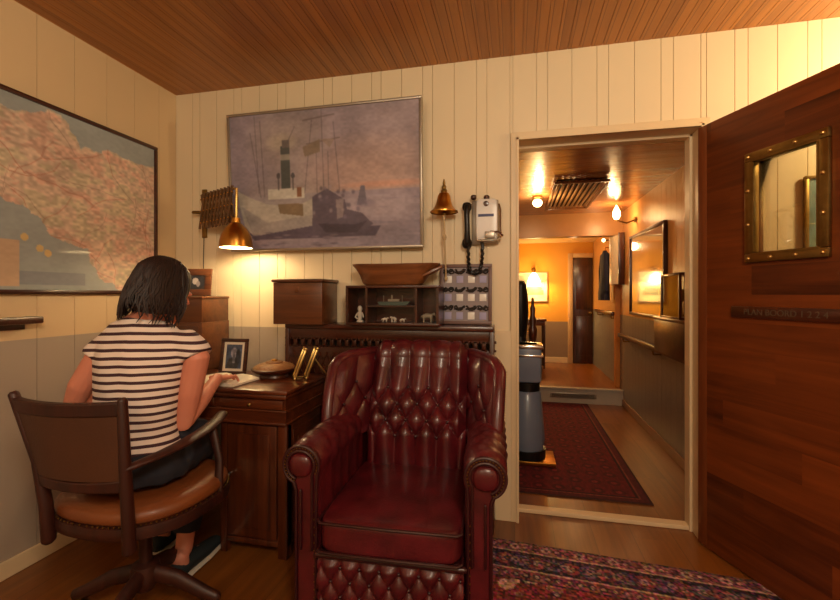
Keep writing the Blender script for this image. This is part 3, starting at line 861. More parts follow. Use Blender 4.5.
# ================================================================ KNOT BOARD
kb = thing('knot_board', 'grey framed board with four columns of dark knots and white cards', 'display board', (-.2545, 2.262, 1.032))
kb.rotation_euler = (math.radians(-4), 0, 0)
M_kf = mat('board_frame', rgb(112, 84, 78), .45); M_kp = mat('board_panel', rgb(146, 136, 140), .6)
b = BM(); frame_bm(b, .276, .32, .018, .016, 0, .002); b.transform(Matrix.Translation((0, 0, .16))); obj('frame', b, M_kf, kb)
b = BM(); box(b, -.13, .13, -.008, 0, .01, .31); obj('panel', b, M_kp, kb)
rr = random.Random(4)
for r_ in range(3):
    for c_ in range(4):
        x = -.092+c_*.0613; z = .045+r_*.097
        shade = M_white if rr.random() > .35 else M_cardl if 'M_cardl' in globals() else None
        if shade is None:
            M_cardl = mat('lilac_card', rgb(168, 166, 204), .6); shade = M_cardl
        b = BM(); box(b, x-.018, x+.018, -.0105, -.0082, z-.019, z+.019, .001); obj('card', b, shade, kb)
        b = BM()
        pts = [(x+.024*math.cos(a_)*(1+.25*math.sin(3*a_+r_)), -.013-.003*math.sin(2*a_), z+.042+.012*math.sin(2*a_+c_)) for a_ in [2*PI*i/14 for i in range(14)]]
        loft(b, pts, .0042, 6, closed=True); loft(b, [(x-.026, -.013, z+.036), (x+.026, -.014, z+.046)], .004, 6); obj('knot', b, mat('knot_cord', rgb(46, 38, 34), .8) if (r_+c_) == 0 else bpy.data.materials['knot_cord'], kb)

# ================================================================ WRITING DESK
dk = thing('writing_desk', 'dark wooden pedestal desk with moulded top against the back wall', 'desk', (-1.49, 1.93, 0))
# local x -.53..+.505 , y -.20..+.20 ; world right side x=-.985, front y=1.72
def dbox(b, x0, x1, y0, y1, z0, z1, bev=0): box(b, x0+1.49, x1+1.49, y0-1.93, y1-1.93, z0, z1, bev)
b = BM()
dbox(b, -2.06, -.975, 1.70, 2.13, .745, .765, .008); dbox(b, -2.05, -.985, 1.712, 2.125, .722, .745, .009); obj('desk_top', b, M_desk, dk)
b = BM()
dbox(b, -2.045, -.995, 1.728, 2.12, .665, .722); dbox(b, -2.05, -.988, 1.718, 2.122, .662, .672, .004); dbox(b, -2.05, -.988, 1.716, 2.122, .605, .618, .005); dbox(b, -2.045, -.992, 1.724, 2.12, .618, .662)
obj('apron', b, M_desk, dk)
for xa, xb in ((-1.335, -.995), (-2.045, -1.72)):
    b = BM(); dbox(b, xa, xb, 1.745, 2.11, .055, .606, .002)
    dbox(b, xb-.045, xb, 1.735, 1.78, 0, .606, .004); dbox(b, xa, xa+.035, 1.735, 1.77, .0, .606, .004); dbox(b, xb-.04, xb, 2.07, 2.11, 0, .606, .003); dbox(b, xa, xa+.04, 2.07, 2.11, 0, .606, .003)
    dbox(b, xa+.02, xb-.02, 1.738, 1.76, .05, .075, .003)
    pd = obj('pedestal', b, M_deskv, dk)
    b = BM(); dbox(b, xa+.04, xb-.05, 1.733, 1.745, .085, .595, .003); dbox(b, xa+.075, xb-.085, 1.729, 1.735, .125, .555, .004)
    dr = obj('pedestal_door', b, M_deskv, dk)
    kx = (xa+.056) if xa > -1.5 else xb-.06
    b = BM(); lathe(b, [(.006, 0), (.005, .01), (.012, .018), (.012, .024), (.004, .028)], (kx+1.49, 1.733-1.93, .37), 14, M=Matrix.Rotation(PI/2, 4, 'X'))
    obj('knob', b, M_chrome, dr)
b = BM(); dbox(b, -.9945, -.9915, 1.79, 2.06, .10, .57, .001); dbox(b, -.996, -.989, 1.83, 2.02, .14, .53, .003); obj('side_panel', b, M_deskv, dk)
for xa, xb in ((-1.325, -1.005), (-1.70, -1.35), (-2.035, -1.72)):
    b = BM(); dbox(b, xa, xb, 1.716, 1.728, .676, .716, .003); dd = obj('drawer_front', b, M_desk, dk)
    b = BM(); lathe(b, [(.004, 0), (.004, .006), (.008, .012), (.003, .016)], ((xa+xb)/2+1.49, 1.716-1.93, .696), 12, M=Matrix.Rotation(PI/2, 4, 'X')); obj('knob', b, M_brassd, dd)

# tall box on the desk
tb = thing('letter_cabinet', 'tall plain brown cabinet standing on the desk behind the woman', 'cabinet', (-1.83, 2.155, .7655))
b = BM(); box(b, -.145, .145, -.115, .115, 0, .27, .003); box(b, -.142, .142, -.112, .112, .27, .40, .002); obj('body', b, M_boxw, tb)
b = BM(); box(b, -.147, .147, -.118, .117, .40, .414, .004); obj('lid', b, M_boxw, tb)
b = BM(); box(b, -.125, .125, -.119, -.114, .02, .25, .002); dr = obj('door', b, M_boxw, tb)
b = BM(); puff(b, (.10, -.125, .14), (.008, .008, .008), 2, 3); obj('knob', b, M_brassd, dr)

def photo_frame(name, loc, rz, tilt, W, H, fw, fm, label, pic, mw=0, mat_c=None, prop=True, group=None):
    t_ = thing(name, label, 'photo frame', loc, rz, group)
    M = Matrix.Rotation(-tilt, 4, 'X') @ Matrix.Translation((0, 0, H/2+.001))
    b = BM(); frame_bm(b, W, H, fw, .012, 0, .003); box(b, -W/2+.003, W/2-.003, -.003, 0.0, -H/2+.003, H/2-.003); b.transform(M); obj('frame', b, fm, t_)
    if mw:
        b = BM(); frame_bm(b, W-2*fw+.002, H-2*fw+.002, mw, .0025, -.0045, 0); b.transform(M); obj('mount', b, M_paper, t_)
    k = fw+mw
    pic_obj('photograph', pic, W-2*k+.002, H-2*k+.002, M_picg, t_, M @ Matrix.Translation((0, -.0048, 0)))
    if prop:
        b = BM(); loft(b, [M @ Vector((0, .004, H*.15)), M @ Vector((0, .001, H*.15))+Vector((0, .07, -(M @ Vector((0, .001, H*.15))).z+.003))], .004, 6); obj('easel_leg', b, fm, t_)
    return t_
P = Pic(26, 34, (70, 84, 110)); P.ell(.5, .35, .2, .2, (150, 150, 170)); P.ell(.45, .8, .35, .25, (58, 60, 66)); P.rect(.42, .4, .58, .75, (120, 124, 140)); P.ell(.75, .5, .15, .3, (40, 50, 64)); P.bright(P.noise(8, .5))
photo_frame('photo_frame', (-1.455, 1.99, .7655), .06, .16, .155, .19, .019, M_dwood, 'dark wood photo frame with white mount standing on the desk by the book', P, .014)
P = Pic(30, 30, (60, 40, 30)); P.ell(.5, .5, .42, .5, (30, 28, 34)); P.ell(.45, .42, .16, .22, (190, 180, 176)); P.ell(.6, .6, .1, .2, (150, 140, 140))
photo_frame('photo_frame', (-1.80, 2.13, 1.1805), .15, .12, .185, .158, .038, M_boxw, 'small wide brown frame with portrait on top of the tall cabinet', P)
P = Pic(16, 30, (70, 40, 26)); P.ell(.5, .35, .3, .15, (160, 120, 90)); P.ell(.5, .75, .4, .25, (40, 30, 34)); P.bright(P.noise(6, .6))
gf = photo_frame('folding_photo_frame', (-1.03, 1.985, .7655), -.95, .36, .085, .165, .012, M_gold, 'gilt folding picture frame leaning back at the right end of the desk', P)

M2 = Matrix.Translation((.0, -.056, 0)) @ Matrix.Rotation(-.36, 4, 'X') @ Matrix.Translation((0, 0, .0835))
b = BM(); frame_bm(b, .085, .165, .012, .012, 0, .003); b.transform(M2); sf = obj('second_leaf', b, M_gold, gf)
pic_obj('photograph', P, .063, .143, M_picg, sf, M2 @ Matrix.Translation((0, -.0048, 0)))
b = BM(); loft(b, [(-.04, -.05, .004), (-.04, 0, .004)], .003, 6); obj('hinge', b, M_gold, gf)
# dish
ds = thing('wooden_dish', 'round wooden dish with ornate lid on the desk beneath the wooden box', 'dish', (-1.225, 2.012, .7655))
b = BM(); lathe(b, [(.075, 0), (.07, .012), (.095, .022), (.112, .034), (.116, .042), (.108, .046), (.09, .042), (.01, .040)], seg=32); obj('dish_base', b, M_dwood, ds)
b = BM(); lathe(b, [(.106, .0435), (.098, .055), (.07, .066), (.045, .069), (.042, .077), (.01, .079)], seg=32); obj('ring_top', b, mat('carved_straw', rgb(168, 122, 74), .5, c2=rgb(110, 66, 36), vscale=40, bump=.4), ds)
b = BM(); puff(b, (.0, 0, .083), (.018, .014, .006), 2, 4); obj('top_knob', b, M_brass, ds)

# open book
bk = thing('open_book', 'open white paged book lying on the desk under the womans hand', 'book', (-1.395, 1.820, .7655), -.08)
b = BM(); box(b, -.152, .152, -.098, .098, 0, .003, .001); obj('cover', b, mat('book_cover', rgb(120, 100, 84), .6), bk)
for s in (-1, 1):
    b = BM()
    prof = [(0, .008), (.02, .022), (.05, .026), (.10, .022), (.148, .012)]
    poly = [(s*x, z) for x, z in prof]+[(s*.148, .0031), (0, .0031)]
    prism(b, poly, -.093, .093, Matrix.Rotation(PI/2, 4, 'X')); pg = obj('pages', b, M_paper, bk, smooth=False)
M_ink = mat('ink_lines', rgb(150, 146, 142), .8)

# ================================================================ RUGS
def rug_pic(w, h, base, border, seed=1, runner=False):
    P = Pic(w, h, base); P.r = np.random.RandomState(seed)
    asp = h/w
    E = np.minimum(np.minimum(P.X, 1-P.X), np.minimum(P.Y, 1-P.Y)*asp)     # distance from edge in widths
    return P, E
RW, RL = 2.15, 1.75
P, E = rug_pic(430, 350, (112, 38, 40), None, 3)
fld = P.a.copy()
r = np.random.RandomState(11)
for k in range(420):
    x, y = r.rand(), r.rand(); c = [(64, 34, 50), (168, 132, 112), (132, 62, 58), (74, 62, 84), (150, 96, 84), (190, 160, 130)][k % 6]
    rx = .006+.010*r.rand()
    P.ell(x, y, rx, rx*1.2, c, .8)
    if k % 3 == 0: P.ell(x, y, rx*.5, rx*.6, (196, 170, 146), .8)
def band(a, b_, c): P.put((E >= a) & (E < b_), c)
def motif(a, b_, per, cols, seed):
    rr_ = np.random.RandomState(seed); mid = (a+b_)/2; rad = (b_-a)*.42
    L1 = np.arange(mid, 1-mid, per)
    i = 0
    for x in L1:
        for y in (mid*RW/RL, 1-mid*RW/RL):
            P.ell(x, y, rad, rad*RW/RL, cols[i % len(cols)], .85); P.ell(x, y, rad*.45, rad*.45*RW/RL, cols[(i+1) % len(cols)], .9); i += 1
    for y in np.arange(mid*RW/RL, 1-mid*RW/RL, per*RW/RL):
        for x in (mid, 1-mid):
            P.ell(x, y, rad, rad*RW/RL, cols[i % len(cols)], .85); P.ell(x, y, rad*.45, rad*.45*RW/RL, cols[(i+1) % len(cols)], .9); i += 1
band(0, .006, (84, 60, 60)); band(.006, .034, (128, 78, 80)); motif(.008, .032, .022, [(176, 140, 132), (84, 40, 50), (104, 52, 60)], 2)
band(.034, .040, (176, 140, 122)); band(.040, .095, (52, 30, 44)); motif(.046, .090, .033, [(136, 62, 68), (176, 146, 130), (84, 74, 98), (120, 84, 84)], 4); motif(.056, .076, .016, [(96, 44, 50), (140, 108, 104), (52, 40, 62)], 4)
rz_ = np.random.RandomState(8).rand(175, 215, 3)-.5; rz_ = np.repeat(np.repeat(rz_, 2, 0), 2, 1)
band(.095, .101, (176, 140, 122)); band(.101, .125, (122, 60, 62)); motif(.103, .124, .02, [(70, 40, 54), (170, 136, 120)], 5); band(.125, .130, (60, 34, 44))
P.a = np.clip(P.a+rz_*.22+rz_[..., :1]*.22+.03, 0, 1); P.bright(P.noise(110, .3, 1)+P.noise(12, .12))
rg = thing('persian_rug', 'red and navy patterned persian rug on wooden floor under the armchair', 'rug', (.40, 1.19, .001), math.radians(-4.4))
M = Matrix.Rotation(-PI/2, 4, 'X')
# sheet: x right, z up -> lay flat with +z -> +y
def rug_obj(P, W, L, parent, th):
    b = BM(); box(b, -W/2, W/2, -L/2, L/2, 0, th-.0012, .001); obj('backing', b, mat('rug_backing', rgb(86, 54, 46), .95), parent)
    return pic_obj('pile', P, W, L, M_rug, parent, Matrix.Translation((0, 0, th)) @ Matrix.Rotation(-PI/2, 4, 'X'))
rug_obj(P, RW, RL, rg, .007)
b = BM()
for k in range(150):
    y = -RL/2+.006+k*(RL-.012)/149
    for s in (-1, 1): loft(b, [(s*RW/2, y, .003), (s*(RW/2+.03), y+random.uniform(-.003, .003), .0025)], .0016, 4, dome=False)
f = obj('fringe', b, M_rope, rg); f['kind'] = 'stuff'
P, E = rug_pic(170, 440, (96, 14, 22), None, 5); asp = 2.27/.88
for k in range(17):
    for j in range(6):
        P.ell(.17+j*.13, .05+k*.056, .045, .017, (70, 10, 18), .9); P.ell(.17+j*.13, .05+k*.056, .02, .008, (120, 34, 36), .9)
for a, b_, c in ((0, .02, (54, 14, 20)), (.02, .06, (84, 22, 28)), (.06, .07, (120, 54, 44)), (.07, .09, (48, 12, 20))): P.put((np.minimum(np.minimum(P.X, 1-P.X), np.minimum(P.Y, 1-P.Y)*asp) >= a) & (np.minimum(np.minimum(P.X, 1-P.X), np.minimum(P.Y, 1-P.Y)*asp) < b_), c)
P.bright(P.noise(80, .3, 1))
r2 = thing('hall_runner', 'long dark red patterned runner rug on the hall floor', 'rug', (.325, 3.76, .001))
rug_obj(P, .88, 2.26, r2, .006)
# ================================================================ OXBLOOD WING ARMCHAIR
ac = thing('wing_armchair', 'button tufted oxblood leather wing armchair with scroll arms and brass nails', 'armchair', (-.425, 1.725, .008), math.radians(2.5))
def tuft(a, b_, lo, hi):
    """a,b in button spacings; diamonds between rows lo..hi, pleats outside"""
    bb = min(max(b_, lo), hi)
    return (abs(math.sin(PI*(a+bb)))*abs(math.sin(PI*(a-bb)))+1e-9)**.42
# backrest: tufted front face wrapped over a curved top
def back_pt(u, v, w_=None):
    x = (u-.5)*2*.222
    # v 0..1 along the face then over the roll
    if v < .86:
        t_ = v/.86; z = .40+t_*.485; y = .115+.135*t_-.035*math.sin(PI*min(1, t_*1.1))
        n = Vector((0, -1, .25)).normalized()
    else:
        t_ = (v-.86)/.14; a = t_*PI*.95
        z = .885+.052*math.sin(a); y = .25+.05*(1-math.cos(a))
        n = Vector((0, -math.cos(a), math.sin(a)))
    z -= .008*(abs(x)/.222)**2.5*(v)
    return Vector((x, y, z)), n
def back_fn(u, v):
    p, n = back_pt(u, v)
    a = (u-.5)*.444/.094; b_ = (v*.56-.150)/.134
    h = .036*tuft(a, b_, 0, 1.5)
    if b_ > 1.5: f__ = min(1, (b_-1.5)/1.6); h = h*(1-.86*f__)+.024*f__
    elif b_ < 0: f__ = min(1, -b_/1.1); h = h*(1-.5*f__)+.012*f__
    if v > .93: h *= max(0, (1-v)/.07)
    e = min(u, 1-u, .5)*14; h *= min(1, .35+.65*e)
    edge = .02*(1-min(1, min(u, 1-u)*9))**2
    return p+n*(h-edge)
b = BM(); grid(b, 120, 140, back_fn); obj('backrest', b, M_ox, ac, ang=80)
b = BM(); box(b, -.235, .235, .255, .335, .10, .90, .025); obj('outer_back', b, M_oxd, ac)
for i in range(-2, 3):
    for j in range(0, 4):
        a, q_ = (i, j/2) if j % 2 == 0 else (i+.5, j/2)
        if abs(a) > 1.9: continue
        u = .5+a*.094/.444; v = (q_*.134+.150)/.56
        if v > .85: continue
        p, n = back_pt(u, v)
        bb = BM(); puff(bb, p+n*.004, (.0085, .0085, .0085), 2, 2); obj('button', bb, M_oxd, ac)
# wings
def wing_pt(s_, sd, tt):
    z0, z1 = .56, .900
    zt = z1-.005*s_-.04*s_**7
    z = z0+(zt-z0)*tt
    L = .235*(1-.04*tt-.25*max(0, tt-.75)**1.3)+.02*math.sin(PI*tt)
    yb = .165+.11*tt
    x = .212+.115*s_**.85+.018*tt*s_
    y = yb+.02-L*s_
    return Vector((sd*x, y, z))
for sd in (-1, 1):
    def wf_(u, v, sd=sd):
        p = wing_pt(u, sd, v)
        a = u*.24/.12; q_ = (v*.36-.07)/.17
        h = .016*tuft(a, q_, .0, 1.0)*min(1, u*6+.2, (1-u)*6)*min(1, (1-v)*7+.1)
        n = Vector((-sd*.9, -.43, 0))
        return p+n*h
    b = BM()
    V = grid(b, 50, 60, wf_, flip=(sd > 0))
    th = .05
    def wo(u, v, sd=sd): return wing_pt(u, sd, v)+Vector((sd*th*.9, .022, 0))
    V2 = grid(b, 50, 60, wo, flip=(sd < 0))
    # close the rim with a rounded strip
    def strip(A, B):
        m_ = []
        for p, q_ in zip(A, B):
            c = (p.co+q_.co)/2; m_.append(c)
        return m_
    rim = [(V[50][j], V2[50][j]) for j in range(61)]+[(V[i][60], V2[i][60]) for i in range(49, -1, -1)]
    for (p, q_), (p2, q2) in zip(rim, rim[1:]): b.faces.new((p, q_, q2, p2))
    path = [((p.co+q_.co)/2) for p, q_ in rim]
    rb = BM(); loft(rb, path[::2], .027, 12)
    nb = BM()
    for k in range(0, len(rim)-10, 2):
        puff(nb, rim[k][1].co+Vector((sd*.004, -.004, 0)), (.0035, .0035, .0035), 2, 1)
    wg = obj('wing', b, M_ox, ac, ang=80)
    obj('wing_roll', rb, M_ox, wg)
    for u_, v_ in ((.5, .194), (.25, .43), (.75, .43), (.5, .667)):
        p = wing_pt(u_, sd, v_); bb = BM(); puff(bb, p+Vector((-sd*.005, -.003, 0)), (.007, .007, .007), 2, 2); obj('button', bb, M_oxd, wg)
    nl = obj('nail_trim', nb, M_brassd, wg); nl['kind'] = 'stuff'
# arms
AR = .072
def arm_section(sd, y, grow=0.0, inner=.252, n=26):
    cx_, cz_ = .318, .588
    pts = [(inner, .14), (inner, .25), (inner, .38), (inner+.002, .47)]
    for k in range(n+1):
        a = math.radians(205-265*k/n); pts.append((cx_+(AR+grow)*math.cos(a), cz_+(AR+grow)*math.sin(a)))
    pts += [(.335, .48), (.338, .30), (.338, .10)]
    return [(sd*x, y, z) for x, z in pts]
for sd in (-1, 1):
    b = BM(); prev = None; secs = []
    N = 60
    for i in range(N+1):
        f_ = i/N; y = -.325+f_*.53
        sec = arm_section(sd, y, -.014*(1-min(1, f_/.10))**2)
        vs = []
        for k, (x, yy, z) in enumerate(sec):
            drop = .0
            # tufting of the inner face and roll
            L = k/len(sec)
            h = 0
            if 2 <= k <= 22:
                a = (y+.30)/.095; q_ = (k-2)/20*2.0
                h = .009*tuft(a, q_, 0, 1.5)*min(1, f_*7)
            cx_ = sd*.318; d_ = Vector((x-cx_, 0, z-.588)) if k > 3 else Vector((-sd, 0, 0))
            if d_.length > 0: d_.normalize()
            vs.append(b.verts.new(Vector((x, yy, z))+d_*h))
        if prev:
            for k in range(len(vs)-1): b.faces.new((prev[k], prev[k+1], vs[k+1], vs[k]))
            b.faces.new((prev[-1], prev[0], vs[0], vs[-1]))
        else: b.faces.new(vs)
        prev = vs
    b.faces.new(list(reversed(prev)))
    am = obj('arm', b, M_ox, ac, ang=60)
    # front facing: padded post with scroll head, piping, inner disc
    b = BM()
    out = [(.262, .03), (.262, .50)]+[(.318+.066*math.cos(math.radians(205-270*k/24)), .588+.066*math.sin(math.radians(205-270*k/24))) for k in range(25)]+[(.336, .50), (.336, .03)]
    M = Matrix(((sd, 0, 0, 0), (0, 0, 1, 0), (0, 1, 0, 0), (0, 0, 0, 1)))
    prism(b, out, -.345, -.32, M); obj('arm_front', b, M_ox, am, ang=50, mods=[('BEVEL', dict(width=.008, segments=3, limit_method='ANGLE'))])
    b = BM()
    path = [(sd*x, -.347, z) for x, z in out]; loft(b, path, .006, 8)
    sp = [(sd*(.318+.051*math.cos(math.radians(215-20*k))), -.35, .588+.051*math.sin(math.radians(215-20*k))) for k in range(15)]
    loft(b, [(sd*.276, -.35, .30), (sd*.276, -.35, .52)]+sp, .0055, 8); loft(b, [(sd*.318, -.35, .30), (sd*.318, -.35, .50)], .005, 8)
    obj('piping', b, M_oxd, am)
    b = BM(); puff(b, (sd*.318, -.347, .588), (.041, .020, .041), 2.3, 6); obj('scroll_rosette', b, M_ox, am)
    b = BM()
    for k in range(0, 26):
        a = math.radians(205-270*k/25); puff(b, (sd*(.318+.059*math.cos(a)), -.349, .588+.059*math.sin(a)), (.0032, .0025, .0032), 2, 1)
    for k in range(14): puff(b, (sd*.268, -.349, .08+k*.027), (.0032, .0025, .0032), 2, 1)
    nl = obj('nail_trim', b, M_brassd, am); nl['kind'] = 'stuff'
# seat cushion, rails, base
def crown(r):
    if r.z > 0: r.z += .016*(1-(r.x/.25)**2)*(1-(r.y/.28)**2)
    return r
b = BM(); puff(b, (0, -.100, .368), (.247, .292, .060), 9, 18, fn=crown); obj('seat_cushion', b, M_ox, ac, ang=80)
b = BM()
for z in (.318, .416): loft(b, [(-.242, -.08, z), (-.243, -.375, z), (-.228, -.389, z), (0, -.392, z), (.228, -.389, z), (.243, -.375, z), (.242, -.08, z)], .0055, 8)
obj('cushion_piping', b, M_oxd, ac)
b = BM(); box(b, -.25, .25, -.355, .24, .08, .308, .01); loft(b, [(-.25, -.368, .298), (.25, -.368, .298)], .011, 10); obj('seat_base', b, M_oxd, ac)
def base_fn(u, v):
    x = (u-.5)*.498; z = .075+v*.215
    h = .022*tuft(x/.068, (v*.215-.03)/.10, 0, 1.5)*min(1, v*8, (1-v)*8)
    return Vector((x, -.357-h, z))
b = BM(); grid(b, 140, 50, base_fn); obj('front_panel', b, M_ox, ac, ang=80)
for i in range(-3, 4):
    for j in range(0, 4):
        a, q_ = (i, j/2) if j % 2 == 0 else (i+.5, j/2)
        if abs(a*.068) > .25: continue
        bb = BM(); puff(bb, (a*.068, -.361, .075+.03+q_*.10), (.0065, .0065, .0065), 2, 2); obj('button', bb, M_oxd, ac)
b = BM(); box(b, -.33, .33, -.335, .30, .055, .085, .006); box(b, -.25, .25, -.375, -.335, .055, .085, .006); obj('bottom_rail', b, M_oxd, ac)
for x in (-.285, .285):
    for y in (-.29, .27):
        b = BM(); lathe(b, [(.014, 0), (.03, .012), (.034, .03), (.026, .048), (.024, .058)], (x, y, 0), 18); obj('foot', b, M_dwoodv, ac)

# ================================================================ SWIVEL DESK CHAIR
ch = thing('desk_chair', 'dark wooden swivel desk chair with tan leather seat under the woman', 'chair', (-1.345, 1.335, 0), math.radians(-3))
def W(x, y, z): return ch_inv @ Vector((x, y, z))
ch_inv = chain_matrix(ch).inverted()
# seat (rounded shield) - local coords
def seat_outline(k, n, r=1.0):
    a = 2*PI*k/n; c, s = math.cos(a), math.sin(a)
    return (r*.262*math.copysign(abs(c)**.8, c), r*.245*math.copysign(abs(s)**.8, s)+.01)
n = 48
b = BM(); rings = []
for f_, z in ((.99, .405), (1.02, .41), (1.03, .43), (1.02, .448), (.99, .452)):
    rings.append([b.verts.new((*seat_outline(k, n, f_), z)) for k in range(n)])
for A, B in zip(rings, rings[1:]):
    for k in range(n): b.faces.new((A[k], A[(k+1) % n], B[(k+1) % n], B[k]))
b.faces.new(list(reversed(rings[0]))); b.faces.new(rings[-1]); obj('seat_frame', b, M_chairw, ch, ang=50)
b = BM(); rings = []
for f_, z in ((.97, .452), (1.0, .462), (1.0, .48), (.96, .495), (.85, .503), (.6, .503), (.3, .498), (.02, .496)):
    rings.append([b.verts.new((*seat_outline(k, n, f_), z)) for k in range(n)])
for A, B in zip(rings, rings[1:]):
    for k in range(n): b.faces.new((A[k], A[(k+1) % n], B[(k+1) % n], B[k]))
b.faces.new(list(reversed(rings[0]))); b.faces.new(rings[-1]); obj('seat', b, M_tan, ch, ang=80)
b = BM()
for k in range(96):
    x, y = seat_outline(k, 96, 1.012); puff(b, (x, y, .455), (.0035, .0035, .0035), 2, 1)
nl = obj('nail_trim', b, M_brassd, ch); nl['kind'] = 'stuff'
# back posts
PA = [W(-1.185, 1.115, .385), W(-1.185, 1.110, .50), W(-1.190, 1.105, .65), W(-1.195, 1.100, .858)]
PB = [W(-1.500, 1.110, .385), W(-1.505, 1.105, .50), W(-1.525, 1.095, .65), W(-1.590, 1.070, .866)]
def post(pts):
    b = BM(); loft(b, pts, [(.022, .017), (.021, .016), (.019, .015), (.016, .013)], 14, ref=Vector((0, 1, 0))); return b
obj('back_post', post(PA), M_chairw, ch); obj('back_post', post(PB), M_chairw, ch)
def lerp_post(pts, z):
    for p, q_ in zip(pts, pts[1:]):
        if p.z <= z <= q_.z: return p.lerp(q_, (z-p.z)/(q_.z-p.z))
    return pts[-1].copy()
def curved_slat(z0, z1, y_th, sag, bowtop=0.0, nn=24):
    b = BM(); V = []
    for i in range(nn+1):
        u = i/nn
        ring = []
        for (zz, s_) in ((z0, 1), (z0, -1), (z1, -1), (z1, 1)):
            z = zz+(bowtop*(4*u*(1-u)) if zz == z1 else 0)
            p = lerp_post(PB, min(z, .85)).lerp(lerp_post(PA, min(z, .85)), u); p.z = z
            p.y += -sag*4*u*(1-u)+s_*y_th/2
            ring.append(b.verts.new(p))
        V.append(ring)
    for A, B in zip(V, V[1:]):
        for k in range(4): b.faces.new((A[k], A[(k+1) % 4], B[(k+1) % 4], B[k]))
    b.faces.new(V[0]); b.faces.new(list(reversed(V[-1])))
    return b
bev = [('BEVEL', dict(width=.005, segments=3, limit_method='ANGLE'))]
obj('top_rail', curved_slat(.812, .858, .028, .035, -.004), M_chairw, ch, mods=bev)
obj('lower_rail', curved_slat(.572, .612, .024, .03, -.006), M_chairw, ch, mods=bev)
obj('leather_panel', curved_slat(.610, .815, .020, .032), M_tanb, ch)
# arms
for sd, P0, mid, end in ((1, PA, W(-1.085, 1.34, .675), W(-1.180, 1.545, .700)), (-1, PB, W(-1.66, 1.34, .685), W(-1.63, 1.545, .695))):
    p0 = lerp_post(P0, .645)
    b = BM(); pts = []
    for k in range(13):
        t_ = k/12; pts.append(p0*(1-t_)**2+mid*2*t_*(1-t_)+end*t_*t_)
    loft(b, pts, [(.011, .017+.010*math.sin(PI*min(1, k/12))+.005*(k/12)) for k in range(13)], 14, ref=Vector((0, 0, 1)))
    ar = obj('armrest', b, M_chairw, ch)
    foot = Vector((sd*.245, .09, .43)); top = pts[9]-Vector((0, 0, .008))
    b = BM(); loft(b, [foot, foot.lerp(top, .5)+Vector((sd*.012, .01, 0)), top], [(.02, .014), (.015, .012), (.018, .013)], 12); obj('arm_support', b, M_chairw, ar)
# pedestal
b = BM(); lathe(b, [(.035, .40), (.10, .404), (.10, .39), (.03, .37), (.028, .30), (.022, .29), (.022, .2), (.045, .19), (.052, .15), (.045, .12), (.03, .10), (.03, .095)], seg=24); obj('pedestal', b, M_chairw, ch)
for k, ang_ in enumerate((14, 104, 194, 284)):
    a = math.radians(ang_); d_ = Vector((math.cos(a), math.sin(a), 0))
    b = BM(); loft(b, [d_*.02+Vector((0, 0, .16)), d_*.12+Vector((0, 0, .135)), d_*.22+Vector((0, 0, .085)), d_*.265+Vector((0, 0, .068))], [(.032, .024), (.03, .022), (.024, .02), (.02, .018)], 12, ref=Vector((0, 0, 1)))
    lg = obj('leg', b, M_chairw, ch)
    c_ = d_*.255
    b = BM(); loft(b, [c_+Vector((0, 0, .07)), c_+Vector((0, 0, .045))], .012, 10); loft(b, [c_+Vector((-.012*d_.y, .012*d_.x, .0235)), c_-Vector((-.012*d_.y, .012*d_.x, -.0235))], .0225, 14); obj('caster', b, M_brassd, lg)

# ================================================================ WOMAN
PX, PY = -1.36, 1.32; PR = math.radians(12.6)
ROOT = Matrix.Translation((PX, PY, 0)) @ Matrix.Rotation(PR, 4, 'Z'); RI = ROOT.inverted()
def L(x, y, z): return RI @ Vector((x, y, z))
ZS = .505   # seat height
b = BM()
torso = [((0, .0, .555), (.112, .145)), ((0, .0, .60), (.112, .145)), ((0, -.002, .68), (.100, .127)), ((0, -.006, .76), (.096, .128)), ((0, -.002, .85), (.100, .140)), ((0, .010, .94), (.098, .154)), ((0, .022, 1.00), (.086, .156)), ((0, .032, 1.045), (.066, .132)), ((.004, .040, 1.08), (.054, .092)), ((.012, .055, 1.11), (.047, .052)), ((.03, .075, 1.15), (.047, .047))]
loft(b, [p for p, r in torso], [r for p, r in torso], 20, ref=Vector((0, 1, 0)), dome=False)
HC = Vector((.042, .095, 1.206))
HM = Matrix.Translation(HC) @ Matrix.Rotation(math.radians(-20), 4, 'Z') @ Matrix.Rotation(math.radians(-16), 4, 'X')
def hp(x, y, z): return HM @ Vector((x, y, z))
puff(b, (0, 0, 0), (.073, .092, .098), 2.2, 8, M=HM @ Matrix.Translation((0, -.008, .012)))
loft(b, [hp(0, .015, -.01), hp(0, .035, -.06), hp(0, .055, -.100)], [(.062, .058), (.052, .048), (.026, .026)], 14)
loft(b, [hp(0, .088, .015), hp(0, .108, -.022), hp(0, .094, -.034)], [.008, .013, .009], 8)
loft(b, [hp(-.022, .085, -.060), hp(0, .091, -.060), hp(.022, .085, -.060)], .007, 8)
for sd in (-1, 1):
    puff(b, hp(sd*.076, -.005, -.015), (.008, .018, .028), 2.2, 4)
    puff(b, hp(sd*.030, .082, .008), (.014, .010, .009), 2, 4)
